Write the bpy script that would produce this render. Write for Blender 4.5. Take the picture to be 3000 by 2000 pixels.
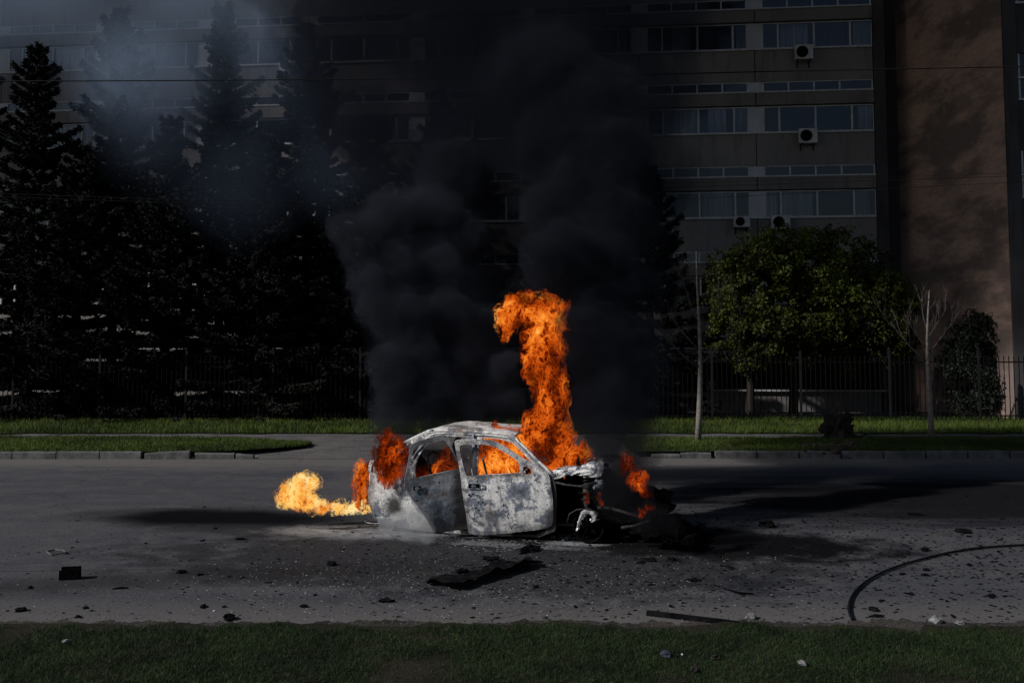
import bpy, bmesh, math, random
import numpy as np
from mathutils import Vector, noise as mn
from mathutils.geometry import delaunay_2d_cdt
R = math.radians
random.seed(7); rng = np.random.default_rng(11)
for o in list(bpy.data.objects): bpy.data.objects.remove(o)
SC = bpy.context.scene; COL = SC.collection

# ------------------------------------------------------------ camera, light, exposure
F, CY, PITCH, CAMH = 2917.0, 828.0, R(4.0), 2.4
cam = bpy.data.cameras.new('camera'); camo = bpy.data.objects.new('camera', cam); COL.objects.link(camo)
camo.location = (0, 0, CAMH); camo.rotation_euler = (R(90) + PITCH, 0, 0)
cam.sensor_width = 36; cam.lens = 36 * F / 3000; cam.shift_y = -(1000 - CY) / 3000; cam.clip_end = 1000; cam.clip_start = 0.1
SC.camera = camo
SUN_EL, SUN_B = R(33), R(24)          # sun stands left of the street, a little behind the camera
TOSUN = Vector((-math.cos(SUN_EL) * math.cos(SUN_B), -math.cos(SUN_EL) * math.sin(SUN_B), math.sin(SUN_EL)))
w = bpy.data.worlds.new('World'); SC.world = w; w.use_nodes = True
sky = w.node_tree.nodes.new('ShaderNodeTexSky'); sky.sky_type = 'NISHITA'; sky.sun_disc = False
sky.sun_elevation = SUN_EL; sky.sun_rotation = math.atan2(TOSUN.x, TOSUN.y); sky.dust_density = 1.0
bg = w.node_tree.nodes['Background']; bg.inputs['Strength'].default_value = 0.05
w.node_tree.links.new(sky.outputs[0], bg.inputs[0])
sl = bpy.data.lights.new('sun', 'SUN'); sl.energy = 4.3; sl.angle = R(0.6); sl.color = (1.0, 0.955, 0.9)
so = bpy.data.objects.new('sun', sl); COL.objects.link(so); so.rotation_euler = TOSUN.to_track_quat('Z', 'Y').to_euler()
SC.view_settings.view_transform = 'Standard'; SC.view_settings.look = 'None'; SC.view_settings.exposure = -0.25; SC.view_settings.gamma = 1
SC.render.engine = 'CYCLES'
SC.cycles.volume_bounces = 0; SC.cycles.max_bounces = 6; SC.cycles.diffuse_bounces = 3; SC.cycles.transparent_max_bounces = 16
SC.cycles.use_denoising = True; SC.cycles.volume_step_rate = 1.0; SC.cycles.sample_clamp_indirect = 4

# ------------------------------------------------------------ projection helpers
def ray(u, v):
    xc = (u - 1500) / F; yc = (CY - v) / F
    s, c = math.sin(PITCH), math.cos(PITCH)
    return Vector((xc, c - yc * s, s + yc * c))
CAM = Vector((0, 0, CAMH))
def at(u, v, Y):
    d = ray(u, v); return CAM + d * (Y / d.y)
def ground(u, v, z=0.0):
    d = ray(u, v); return CAM + d * ((z - CAMH) / d.z)
class Sheet:
    def __init__(s, O, ang, tum=None):
        s.O = Vector((O[0], O[1], 0)); s.fw = Vector((math.cos(ang), -math.sin(ang), 0)); s.iw = Vector((math.sin(ang), math.cos(ang), 0))
        s.tum = tum or (lambda z: 0.0)
    def p(s, a, z, o=0.0):
        return s.O + s.fw * a + s.iw * (s.tum(z) + o) + Vector((0, 0, z))
    def un(s, u, v, o=0.0):
        d = ray(u, v); t = s.tum(0.8)
        for _ in range(4):
            q = s.O + s.iw * (t + o)
            k = (q - CAM).dot(s.iw) / d.dot(s.iw); P = CAM + d * k; t = s.tum(P.z)
        return ((P - s.O).dot(s.fw), P.z)

# ------------------------------------------------------------ object helpers
def setp(o, label=None, cat=None, group=None, kind=None):
    if label: o['label'] = label
    if cat: o['category'] = cat
    if group: o['group'] = group
    if kind: o['kind'] = kind
    return o
def mesh(name, V, Fc, mat, parent=None, smooth=False, mats=None, mi=None, attrs=None, **kw):
    V = np.asarray([tuple(v) for v in V] if not isinstance(V, np.ndarray) else V, dtype=float)
    if parent is not None:
        L = np.array(wloc(parent)); V = V - L
        if 'rot' in kw: kw.pop('rot')
    me = bpy.data.meshes.new(name); me.from_pydata(V.tolist(), [], [list(map(int, f)) for f in Fc]); 
    for m in (mats or [mat]): me.materials.append(m)
    if mi is not None: me.polygons.foreach_set('material_index', np.asarray(mi, dtype=np.int32))
    if smooth: me.polygons.foreach_set('use_smooth', [True] * len(me.polygons))
    if attrs:
        for k, a in attrs.items():
            at_ = me.attributes.new(k, 'FLOAT', 'POINT'); at_.data.foreach_set('value', np.asarray(a, dtype=np.float32))
    me.update()
    o = bpy.data.objects.new(name, me); COL.objects.link(o)
    if parent is not None: o.parent = parent
    return setp(o, **kw)
def wloc(o):
    v = Vector(o.location)
    while o.parent: o = o.parent; v = v + Vector(o.location)
    return v
def empty(name, loc, **kw):
    o = bpy.data.objects.new(name, None); o.location = loc; o.empty_display_size = .2; COL.objects.link(o); return setp(o, **kw)
def copy_tree(o, parent=None):
    c = o.copy(); COL.objects.link(c); c.parent = parent
    for ch in [x for x in COL.objects if x.parent == o]: copy_tree(ch, c)
    return c
class MB:
    def __init__(s): s.v = []; s.f = []; s.m = []
    def add(s, V, Fc, m=0):
        b = len(s.v); s.v += [tuple(x) for x in V]; s.f += [tuple(i + b for i in f) for f in Fc]; s.m += [m] * len(Fc)
    def hexa(s, P, m=0):   # 8 corner points bottom4, top4
        s.add(P, [(0, 3, 2, 1), (4, 5, 6, 7), (0, 1, 5, 4), (1, 2, 6, 5), (2, 3, 7, 6), (3, 0, 4, 7)], m)
    def box(s, x0, x1, y0, y1, z0, z1, m=0):
        s.hexa([(x0, y0, z0), (x1, y0, z0), (x1, y1, z0), (x0, y1, z0), (x0, y0, z1), (x1, y0, z1), (x1, y1, z1), (x0, y1, z1)], m)
    def sbox(s, sh, a0, a1, z0, z1, o0, o1, m=0):
        q = [sh.p(a0, z0, o0), sh.p(a1, z0, o0), sh.p(a1, z0, o1), sh.p(a0, z0, o1), sh.p(a0, z1, o0), sh.p(a1, z1, o0), sh.p(a1, z1, o1), sh.p(a0, z1, o1)]
        s.hexa(q, m)
    def tube(s, pts, rad, n=8, m=0, cap=True):
        pts = [Vector(p) for p in pts]
        rr = rad if isinstance(rad, (list, tuple)) else [rad] * len(pts)
        up = Vector((0.13, 0.31, 0.94)); V = []; Fc = []
        for i, p in enumerate(pts):
            d = (pts[min(i + 1, len(pts) - 1)] - pts[max(i - 1, 0)]).normalized()
            a = d.cross(up)
            if a.length < .05: a = d.cross(Vector((1, 0, 0)))
            a.normalize(); b = d.cross(a)
            for k in range(n):
                t = 2 * math.pi * k / n; V.append(p + (a * math.cos(t) + b * math.sin(t)) * rr[i])
        for i in range(len(pts) - 1):
            for k in range(n):
                k2 = (k + 1) % n; Fc.append((i * n + k, i * n + k2, (i + 1) * n + k2, (i + 1) * n + k))
        if cap: Fc.append(tuple(range(n - 1, -1, -1))); Fc.append(tuple((len(pts) - 1) * n + k for k in range(n)))
        s.add(V, Fc, m)
    def build(s, name, mats, parent=None, smooth=False, **kw):
        mats = mats if isinstance(mats, list) else [mats]
        return mesh(name, s.v, s.f, None, parent, smooth, mats=mats, mi=s.m, **kw)
def lumpy(MBo, c, r, seed, sub=2, m=0, amp=.45, sc=(1, 1, 1), freq=1.6):
    bm = bmesh.new(); bmesh.ops.create_icosphere(bm, subdivisions=sub, radius=1)
    V = []
    for v in bm.verts:
        k = 1 + amp * mn.noise(v.co * freq + Vector((seed * 3.7, seed, 0)))+ amp * .5 * mn.noise(v.co * freq * 2.7 + Vector((seed, 9, seed)))
        V.append((c[0] + v.co.x * k * r * sc[0], c[1] + v.co.y * k * r * sc[1], c[2] + v.co.z * k * r * sc[2]))
    MBo.add(V, [[q.index for q in f.verts] for f in bm.faces], m); bm.free()

# ------------------------------------------------------------ materials
class NT:
    def __init__(s, name):
        s.m = bpy.data.materials.new(name); s.m.use_nodes = True; s.t = s.m.node_tree; s.t.nodes.clear()
        s.out = s.n('ShaderNodeOutputMaterial')
    def n(s, ty, **kw):
        x = s.t.nodes.new(ty)
        for k, v in kw.items(): setattr(x, k, v)
        return x
    def l(s, a, b): s.t.links.new(a, b)
    def set(s, sock, v):
        if hasattr(v, 'is_output') or isinstance(v, bpy.types.NodeSocket): s.l(v, sock)
        else: sock.default_value = v
    def noise(s, vec, scale, detail=4, rough=.55, dist=0, ty=None, norm=True):
        x = s.n('ShaderNodeTexNoise'); x.inputs['Scale'].default_value = scale; x.inputs['Detail'].default_value = detail
        x.inputs['Roughness'].default_value = rough; x.inputs['Distortion'].default_value = dist
        if ty: x.noise_type = ty
        if vec is not None: s.l(vec, x.inputs['Vector'])
        return x.outputs['Fac']
    def ramp(s, fac, stops, interp='LINEAR'):
        x = s.n('ShaderNodeValToRGB'); cr = x.color_ramp; cr.interpolation = interp
        while len(cr.elements) > 1: cr.elements.remove(cr.elements[-1])
        cr.elements[0].position = stops[0][0]; c = stops[0][1]; cr.elements[0].color = (*c, 1) if not isinstance(c, (int, float)) else (c, c, c, 1)
        for p, c in stops[1:]:
            e = cr.elements.new(p); e.color = (*c, 1) if not isinstance(c, (int, float)) else (c, c, c, 1)
        s.l(fac, x.inputs['Fac']); return x.outputs['Color']
    def math(s, op, a, b=0.0, clamp=False):
        x = s.n('ShaderNodeMath', operation=op); x.use_clamp = clamp; s.set(x.inputs[0], a); s.set(x.inputs[1], b); return x.outputs[0]
    def mapr(s, v, a, b, c=0.0, d=1.0, smooth=True):
        x = s.n('ShaderNodeMapRange'); x.clamp = True
        if smooth: x.interpolation_type = 'SMOOTHSTEP'
        s.set(x.inputs['Value'], v); x.inputs['From Min'].default_value = a; x.inputs['From Max'].default_value = b
        x.inputs['To Min'].default_value = c; x.inputs['To Max'].default_value = d; return x.outputs['Result']
    def mix(s, f, a, b, blend='MIX'):
        x = s.n('ShaderNodeMix', data_type='RGBA', blend_type=blend); s.set(x.inputs[0], f)
        for sock, v in ((x.inputs[6], a), (x.inputs[7], b)):
            if isinstance(v, tuple): sock.default_value = (*v, 1) if len(v) == 3 else v
            else: s.l(v, sock)
        return x.outputs[2]
    def pos(s): return s.n('ShaderNodeNewGeometry').outputs['Position']
    def obj(s): return s.n('ShaderNodeTexCoord').outputs['Object']
    def mapping(s, vec, scale=(1, 1, 1), loc=(0, 0, 0), rot=(0, 0, 0)):
        x = s.n('ShaderNodeMapping'); s.l(vec, x.inputs[0]); x.inputs['Scale'].default_value = scale; x.inputs['Location'].default_value = loc; x.inputs['Rotation'].default_value = rot
        return x.outputs[0]
    def attr(s, name): return s.n('ShaderNodeAttribute', attribute_name=name).outputs['Fac']
    def bsdf(s, col, rough=.8, bump=None, bstr=.4, bdist=.02, spec=.3, metal=0.0):
        b = s.n('ShaderNodeBsdfPrincipled')
        if isinstance(col, tuple): b.inputs['Base Color'].default_value = (*col, 1)
        else: s.l(col, b.inputs['Base Color'])
        s.set(b.inputs['Roughness'], rough); b.inputs['Specular IOR Level'].default_value = spec; b.inputs['Metallic'].default_value = metal
        if bump is not None:
            bn = s.n('ShaderNodeBump'); bn.inputs['Strength'].default_value = bstr; bn.inputs['Distance'].default_value = bdist; s.l(bump, bn.inputs['Height']); s.l(bn.outputs[0], b.inputs['Normal'])
        return b
    def fin(s, b): s.l(b.outputs[0], s.out.inputs['Surface']); return s.m
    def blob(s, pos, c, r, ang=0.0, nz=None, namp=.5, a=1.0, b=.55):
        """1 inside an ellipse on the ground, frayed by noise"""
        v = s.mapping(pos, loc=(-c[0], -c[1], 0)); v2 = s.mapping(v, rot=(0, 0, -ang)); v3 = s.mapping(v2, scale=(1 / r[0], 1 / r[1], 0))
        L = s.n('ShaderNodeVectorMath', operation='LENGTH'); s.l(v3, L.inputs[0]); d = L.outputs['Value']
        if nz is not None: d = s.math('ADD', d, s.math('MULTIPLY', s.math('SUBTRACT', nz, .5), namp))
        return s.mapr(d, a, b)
def simple(name, col, rough=.8, var=.35, scale=6, spec=.3, metal=0.0, bump=.3):
    t = NT(name); n = t.noise(t.obj(), scale, 6, .6)
    c = t.mix(t.mapr(n, .3, .7), tuple(x * (1 - var) for x in col), tuple(min(1, x * (1 + var)) for x in col))
    return t.fin(t.bsdf(c, rough, n, bump, .02, spec, metal))
M = {}
CARX, CARY = -.2, 13.1
def mk_road():
    t = NT('asphalt'); p = t.pos()
    big = t.noise(t.mapping(p, scale=(.25, 1.1, 1)), .8, 5, .6); mid = t.noise(p, 2.2, 6, .62); fine = t.noise(p, 26, 5, .85); grit = t.noise(p, 70, 3, .7)
    c = t.mix(t.mapr(big, .3, .7), (.060, .065, .082), (.092, .092, .104))
    c = t.mix(t.math('MULTIPLY', t.mapr(mid, .45, .72), .55), c, (.13, .12, .112))
    c = t.mix(t.mapr(fine, .38, .66, 0, .85), c, (.022, .023, .027))
    c = t.mix(t.math('MULTIPLY', t.mapr(grit, .62, .70), .65), c, (.26, .26, .27))
    # dust along the gutters (far kerb and near verge)
    sep = t.n('ShaderNodeSeparateXYZ'); t.l(p, sep.inputs[0]); y = sep.outputs['Y']; x = sep.outputs['X']
    gut = t.math('MAXIMUM', t.mapr(t.math('ADD', y, t.math('MULTIPLY', mid, 1.2)), 20.6, 22.6), t.mapr(t.math('ADD', y, t.math('MULTIPLY', mid, .9)), 10.6, 9.3))
    c = t.mix(t.math('MULTIPLY', gut, .75), c, (.135, .125, .12))
    # lengthwise seams and old cracks
    w1 = t.noise(t.mapping(p, scale=(.35, 1, 1)), 1.5, 4, .5)
    for yy, wd in ((17.15, .035), (21.1, .03), (11.2, .03)):
        dd = t.math('ABSOLUTE', t.math('SUBTRACT', t.math('ADD', y, t.math('MULTIPLY', t.math('SUBTRACT', w1, .5), .35)), yy))
        c = t.mix(t.mapr(dd, wd, wd * .3, 0, .7), c, (.02, .021, .024))
    vd = t.n('ShaderNodeTexVoronoi', feature='DISTANCE_TO_EDGE'); vd.inputs['Scale'].default_value = .32; 
    wv = t.n('ShaderNodeVectorMath', operation='ADD'); nz3 = t.n('ShaderNodeTexNoise'); nz3.inputs['Scale'].default_value = 1.2; t.l(p, nz3.inputs['Vector']); t.l(p, wv.inputs[0]); t.l(nz3.outputs['Color'], wv.inputs[1]); t.l(wv.outputs[0], vd.inputs['Vector'])
    c = t.mix(t.mapr(vd.outputs['Distance'], .008, .003, 0, .45), c, (.025, .025, .028))
    # soot burnt into the asphalt round the wreck, painted shadow patches, and white ash
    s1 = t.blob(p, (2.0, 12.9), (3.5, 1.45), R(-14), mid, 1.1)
    s2 = t.blob(p, (-4.25, 14.75), (2.7, 1.15), R(-7), t.noise(p, .9, 4, .6), .55, 1.05, .35)  # shadow patch left of the car, painted into the asphalt colour
    s7 = t.blob(p, (-3.4, 10.85), (5.2, .75), R(14), mid, .5, 1.0, .2)  # shadow band across the near left road, painted dark
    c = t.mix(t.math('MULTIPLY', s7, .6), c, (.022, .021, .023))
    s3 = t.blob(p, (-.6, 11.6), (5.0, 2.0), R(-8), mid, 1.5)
    s4 = t.blob(p, (9.0, 16.5), (9.5, 3.8), 0, t.noise(t.mapping(p, scale=(.35, 1.4, 1)), .9, 5, .6), .9, 1.0, .45)  # smoke shadow over the right of the road, painted as a dark band
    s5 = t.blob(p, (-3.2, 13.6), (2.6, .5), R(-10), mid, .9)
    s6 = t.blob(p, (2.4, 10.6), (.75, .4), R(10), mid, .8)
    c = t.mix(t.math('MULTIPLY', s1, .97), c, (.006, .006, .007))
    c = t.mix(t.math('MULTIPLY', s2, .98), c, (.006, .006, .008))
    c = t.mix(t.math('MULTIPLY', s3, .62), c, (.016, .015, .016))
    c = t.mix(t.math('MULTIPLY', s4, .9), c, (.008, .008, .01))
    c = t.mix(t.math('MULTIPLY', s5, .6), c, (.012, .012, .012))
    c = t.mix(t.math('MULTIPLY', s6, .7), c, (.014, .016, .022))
    ashn = t.noise(p, 5, 7, .7)
    a1 = t.blob(p, (-1.9, 13.55), (1.7, .62), R(-6), ashn, 1.3)
    a2 = t.blob(p, (-.3, 12.72), (1.8, .20), R(-17), ashn, 1.4)
    a3 = t.blob(p, (.80, 12.72), (.5, .20), R(-10), ashn, 1.4)
    a = t.math('MAXIMUM', t.math('MAXIMUM', a1, t.math('MULTIPLY', a2, .55)), a3)
    c = t.mix(t.math('MULTIPLY', a, .8), c, t.ramp(ashn, [(.3, (.06, .06, .065)), (.6, (.30, .31, .33))]))
    h = t.math('ADD', t.math('MULTIPLY', fine, .6), t.math('MULTIPLY', grit, .4))
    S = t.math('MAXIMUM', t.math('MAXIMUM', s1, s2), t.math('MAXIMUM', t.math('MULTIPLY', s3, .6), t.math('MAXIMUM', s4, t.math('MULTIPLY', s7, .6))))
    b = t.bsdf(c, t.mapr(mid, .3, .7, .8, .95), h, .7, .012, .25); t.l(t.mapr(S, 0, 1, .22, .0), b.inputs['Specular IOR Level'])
    return t.fin(b)
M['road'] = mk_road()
def mk_paint():
    t = NT('lane paint'); n = t.noise(t.pos(), 18, 6, .7)
    return t.fin(t.bsdf(t.mix(t.mapr(n, .42, .6), (.075, .075, .08), (.20, .20, .20)), .8, n, .4))
M['paint'] = mk_paint()
def mk_soil(name, a, b):
    t = NT(name); p = t.pos(); n = t.noise(p, 1.6, 8, .65); f = t.noise(p, 22, 5, .7)
    c = t.mix(t.mapr(n, .3, .7), a, b); c = t.mix(t.mapr(f, .4, .7, 0, .5), c, tuple(x * .35 for x in a))
    return t.fin(t.bsdf(c, .95, f, .8, .05, .1))
M['turf'] = mk_soil('turf soil', (.018, .028, .009), (.035, .05, .014))
M['dirt'] = mk_soil('bare dirt', (.030, .026, .024), (.080, .073, .068))
M['path'] = mk_soil('path asphalt', (.10, .098, .10), (.16, .155, .155))
M['yard'] = mk_soil('yard soil', (.012, .016, .008), (.03, .03, .02))
def mk_leaf(name, a, b, c3, trans=.3, sc=.9, rough=.65):
    t = NT(name); p = t.obj(); n = t.noise(p, sc, 3, .6); f = t.noise(p, sc * 9, 3, .6)
    c = t.mix(t.mapr(n, .35, .65), a, b); c = t.mix(t.mapr(f, .5, .75), c, c3)
    d = t.bsdf(c, rough, None, spec=.2); tr = t.n('ShaderNodeBsdfTranslucent'); t.l(c, tr.inputs[0])
    mx = t.n('ShaderNodeMixShader'); mx.inputs[0].default_value = trans; t.l(d.outputs[0], mx.inputs[1]); t.l(tr.outputs[0], mx.inputs[2]); return t.fin(mx)
M['grass'] = mk_leaf('grass blades', (.012, .026, .009), (.026, .052, .016), (.06, .075, .032), .25, 1.6)
M['grass_far'] = mk_leaf('verge grass', (.035, .058, .010), (.085, .125, .020), (.06, .06, .025), .25, .35)
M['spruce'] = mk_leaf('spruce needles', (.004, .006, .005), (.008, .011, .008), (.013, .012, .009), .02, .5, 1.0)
M['maple'] = mk_leaf('maple leaves', (.012, .016, .004), (.060, .080, .010), (.11, .13, .018), .3, .55)
M['bush'] = mk_leaf('bush leaves', (.012, .018, .012), (.02, .028, .018), (.03, .035, .02), .1, .6)
M['bark'] = simple('bark', (.022, .018, .015), .9, .5, 9)
M['palebark'] = simple('pale bark', (.17, .155, .14), .85, .45, 16)
M['twig'] = simple('twig bark', (.075, .063, .058), .85, .4, 16)
M['fence'] = simple('fence paint', (.006, .006, .007), .9, .3, 8, .05)
M['post'] = simple('fence post paint', (.011, .012, .014), .8, .3, 8, .1)
M['kerb'] = simple('kerb concrete', (.095, .094, .098), .9, .35, 5)
M['black'] = simple('charred black', (.003, .003, .0034), .95, .6, 20, .03)
M['blackdull'] = simple('soot black debris', (.007, .007, .008), .95, .6, 14, .02)
M['rubber'] = simple('black rubber', (.008, .008, .009), .8, .3, 10, .1)
M['white'] = simple('pale chip', (.5, .5, .52), .7, .3, 10)
M['alloy'] = simple('melted alloy', (.5, .5, .52), .38, .45, 14, .5, .55)
M['stone'] = simple('pale stone', (.17, .17, .18), .9, .4, 8)
M['bluecloth'] = simple('dark blue scrap', (.03, .035, .06), .8, .3, 10)
M['wire'] = simple('cable sheath', (.003, .003, .003), .95, .2, 10)
def mk_conc(name, a, b, streak=.5):
    t = NT(name); p = t.pos(); n = t.noise(p, .5, 7, .6); st = t.noise(t.mapping(p, scale=(2.2, 2.2, .25)), 1.2, 6, .65); f = t.noise(p, 14, 4, .6)
    c = t.mix(t.mapr(n, .3, .7), a, b); c = t.mix(t.mapr(st, .48, .7, 0, streak), c, tuple(x * .45 for x in a)); c = t.mix(t.mapr(f, .5, .8, 0, .3), c, tuple(x * .6 for x in a))
    return t.fin(t.bsdf(c, .9, f, .3, .02, .15))
M['conc'] = mk_conc('panel concrete', (.165, .156, .156), (.215, .20, .197))
M['conc2'] = mk_conc('beam concrete', (.14, .132, .132), (.185, .172, .168))
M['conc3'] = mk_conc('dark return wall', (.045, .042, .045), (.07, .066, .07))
M['ledge'] = simple('white painted steel', (.42, .43, .46), .6, .2, 5)
M['sheetpanel'] = simple('white infill panel', (.40, .41, .45), .55, .12, 1.5)
def mk_brick():
    t = NT('brick'); uv = t.n('ShaderNodeUVMap').outputs[0]
    b = t.n('ShaderNodeTexBrick'); t.l(uv, b.inputs['Vector']); b.inputs['Scale'].default_value = 1.0; b.inputs['Brick Width'].default_value = .26; b.inputs['Row Height'].default_value = .077; b.inputs['Mortar Size'].default_value = .007
    b.inputs['Color1'].default_value = (.50, .33, .26, 1); b.inputs['Color2'].default_value = (.38, .25, .20, 1); b.inputs['Mortar'].default_value = (.28, .24, .22, 1); b.inputs['Bias'].default_value = -.1
    p = t.pos(); n = t.noise(t.mapping(p, rot=(0, R(25), 0), scale=(.5, .5, 1.5)), .45, 6, .6)  # slanting bands: tree shadow painted into the brick colour
    c = t.mix(t.mapr(n, .42, .58, 0, .85), b.outputs['Color'], (.13, .105, .10)); f = t.noise(p, 2.5, 6, .7)
    c = t.mix(t.mapr(f, .55, .75, 0, .6), c, (.46, .34, .29))
    return t.fin(t.bsdf(c, .9, b.outputs['Fac'], -.4, .01, .15))
M['brick'] = mk_brick()
def mk_glass():
    t = NT('window glass'); b = t.n('ShaderNodeBsdfGlossy'); b.inputs['Roughness'].default_value = .06; b.inputs[0].default_value = (.36, .37, .40, 1)
    tr = t.n('ShaderNodeBsdfTransparent'); tr.inputs[0].default_value = (.85, .87, .9, 1); fr = t.n('ShaderNodeFresnel'); fr.inputs[0].default_value = 1.5
    mx = t.n('ShaderNodeMixShader'); t.l(t.math('ADD', fr.outputs[0], .05), mx.inputs[0]); t.l(tr.outputs[0], mx.inputs[1]); t.l(b.outputs[0], mx.inputs[2]); return t.fin(mx)
M['glass'] = mk_glass()
def mk_curtain():
    t = NT('curtain cloth'); p = t.pos(); n = t.noise(t.mapping(p, scale=(7, 7, .15)), 1.5, 3, .6); g = t.noise(p, .35, 1)
    c = t.mix(t.mapr(n, .35, .65), (.3, .3, .33), (.75, .75, .78)); c = t.mix(t.mapr(g, .4, .6, 0, .75), c, (.16, .16, .18)); return t.fin(t.bsdf(c, .9))
M['curtain'] = mk_curtain()
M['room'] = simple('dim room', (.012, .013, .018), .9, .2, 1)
M['roombrown'] = simple('brown blind', (.09, .055, .04), .9, .2, 1)
M['acbody'] = simple('air conditioner casing', (.42, .42, .43), .6, .15, 3)

# burnt car metal : bare ashy steel, blistered, with scale and soot (the 'soot' attribute is how much soot sticks to it, on the body side also painted arch shade)
def mk_burnt(name, light=(.62, .62, .63), mid=(.27, .295, .345), bias=0.0, rust=.25):
    t = NT(name); p = t.pos(); d = t.noise(p, 3.2, 7, .62, .6); e = t.noise(p, 9, 6, .7, .3); sp = t.noise(p, 38, 2, .5); bl = t.noise(p, 60, 4, .6); so = t.attr('soot')
    dd = t.math('ADD', t.math('ADD', d, bias), t.math('MULTIPLY', t.math('SUBTRACT', e, .5), .5))
    fz_ = t.noise(p, 26, 6, .75, .5); st = t.noise(t.mapping(p, scale=(5, 5, .9)), 3, 6, .7)
    dd = t.math('ADD', dd, t.math('MULTIPLY', t.math('SUBTRACT', fz_, .5), .34))
    c = t.ramp(dd, [(.26, tuple(x * .3 for x in mid)), (.36, tuple(x * .8 for x in mid)), (.455, tuple(x * 1.25 for x in mid)), (.485, tuple(x * .72 for x in light)), (.58, light), (.70, tuple(x * .82 for x in light)), (.85, tuple(min(1, x * 1.1) for x in light))])
    c = t.mix(t.mapr(bl, .46, .70, 0, .5), c, (.12, .122, .13))
    c = t.mix(t.mapr(st, .52, .70, 0, .55), c, (.10, .098, .10))
    c = t.mix(t.mapr(sp, .63, .70), c, (.04, .04, .042))
    rn = t.noise(p, 2.3, 8, .78)
    c = t.mix(t.math('MULTIPLY', t.mapr(rn, .52, .64), rust), c, (.115, .066, .045))
    sm = t.mapr(t.math('ADD', so, t.math('ADD', t.math('MULTIPLY', t.math('SUBTRACT', e, .5), .8), t.math('MULTIPLY', t.math('SUBTRACT', fz_, .5), .6))), .22, .82)
    c = t.mix(t.math('MULTIPLY', sm, .95), c, (.017, .016, .017))
    rm = t.attr('rim'); has = t.mapr(rm, .0, .004, 0, 1)
    ed_ = t.math('MULTIPLY', has, t.mapr(t.math('ADD', rm, t.math('MULTIPLY', t.math('SUBTRACT', fz_, .5), .16)), .075, .01))
    c = t.mix(t.math('MULTIPLY', ed_, .6), c, (.065, .052, .046))
    pit = t.noise(p, 15, 2, .4); c = t.mix(t.mapr(pit, .70, .73), c, (.02, .02, .022))
    h = t.math('ADD', t.math('MULTIPLY', bl, .5), t.math('MULTIPLY', d, 1.2))
    return t.fin(t.bsdf(c, .72, h, .55, .02, .35))
M['burnt'] = mk_burnt('ashy burnt steel', light=(.80, .80, .80), mid=(.17, .19, .235), bias=.0, rust=.6)
M['burntblue'] = mk_burnt('blue grey burnt steel', (.30, .32, .36), (.10, .118, .15), -.01, .75)
M['burntroof'] = mk_burnt('roof burnt steel', (.80, .79, .78), (.22, .21, .215), .03, .8)
M['burntdark'] = mk_burnt('charred steel', (.016, .016, .018), (.006, .006, .007), 0, .3)

def mk_fire(name, lowc, midc, hic, topc, scale=3.2, seed=0.0, stren=1.0, cut=.0, hot=0.5, redk=0.0):
    t = NT(name); p = t.mapping(t.pos(), loc=(seed, seed, -seed), scale=(1, 1, .62))
    wn = t.n('ShaderNodeTexNoise'); wn.inputs['Scale'].default_value = scale * .8; wn.inputs['Detail'].default_value = 3; t.l(p, wn.inputs['Vector'])
    sub = t.n('ShaderNodeVectorMath', operation='SUBTRACT'); t.l(wn.outputs['Color'], sub.inputs[0]); sub.inputs[1].default_value = (.5, .5, .5)
    scl = t.n('ShaderNodeVectorMath', operation='SCALE'); t.l(sub.outputs[0], scl.inputs[0]); scl.inputs['Scale'].default_value = .9 / scale
    ad = t.n('ShaderNodeVectorMath', operation='ADD'); t.l(p, ad.inputs[0]); t.l(scl.outputs[0], ad.inputs[1]); q = ad.outputs[0]
    big = t.noise(q, scale * .75, 3, .55); med = t.noise(q, scale * 3.0, 5, .6); fin = t.noise(q, scale * 9, 4, .65, .4)
    r1 = t.math('SUBTRACT', 1.0, t.math('MULTIPLY', t.math('ABSOLUTE', t.math('SUBTRACT', med, .5)), 5.5), True)
    r2 = t.math('SUBTRACT', 1.0, t.math('MULTIPLY', t.math('ABSOLUTE', t.math('SUBTRACT', fin, .5)), 5.0), True)
    e = t.attr('edge')      # metres inside the flame's rim
    heat = t.attr('heat')
    v = t.math('ADD', t.math('MULTIPLY', t.math('SUBTRACT', big, .5), 2.3), t.math('ADD', t.math('MULTIPLY', r1, .40), t.math('MULTIPLY', r2, .32)))
    v = t.math('ADD', v, t.math('ADD', heat, hot - .80))
    c = t.ramp(v, [(.0, (.03, .002, 0)), (.22, lowc), (.48, midc), (.74, hic), (1.0, topc)])
    em = t.n('ShaderNodeEmission'); t.l(c, em.inputs[0]); em.inputs[1].default_value = stren
    tr = t.n('ShaderNodeBsdfTransparent')
    al = t.math('ADD', t.math('MULTIPLY', e, 11.0), t.math('ADD', t.math('MULTIPLY', t.math('SUBTRACT', med, .5), 4.6), t.math('MULTIPLY', t.math('SUBTRACT', fin, .5), 3.4)))
    al = t.mapr(al, -.45 + cut, 1.0 + cut)
    # thin dark tongues inside the fire let the background through
    al = t.math('MULTIPLY', al, t.mapr(v, -.15, .12, .5, 1))
    mx = t.n('ShaderNodeMixShader'); t.l(al, mx.inputs[0]); t.l(tr.outputs[0], mx.inputs[1]); t.l(em.outputs[0], mx.inputs[2]); return t.fin(mx)
M['fire'] = mk_fire('orange flame', (.12, .012, .001), (.62, .085, .005), (1.0, .29, .026), (1.2, .70, .18), 3.4, 0, 1.2, cut=-.05, hot=.60)
M['firered'] = mk_fire('sooty red flame', (.06, .006, .001), (.40, .042, .003), (1.0, .20, .015), (1.2, .55, .10), 4.0, 4, 1.25, cut=-.05, hot=.50)
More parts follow.
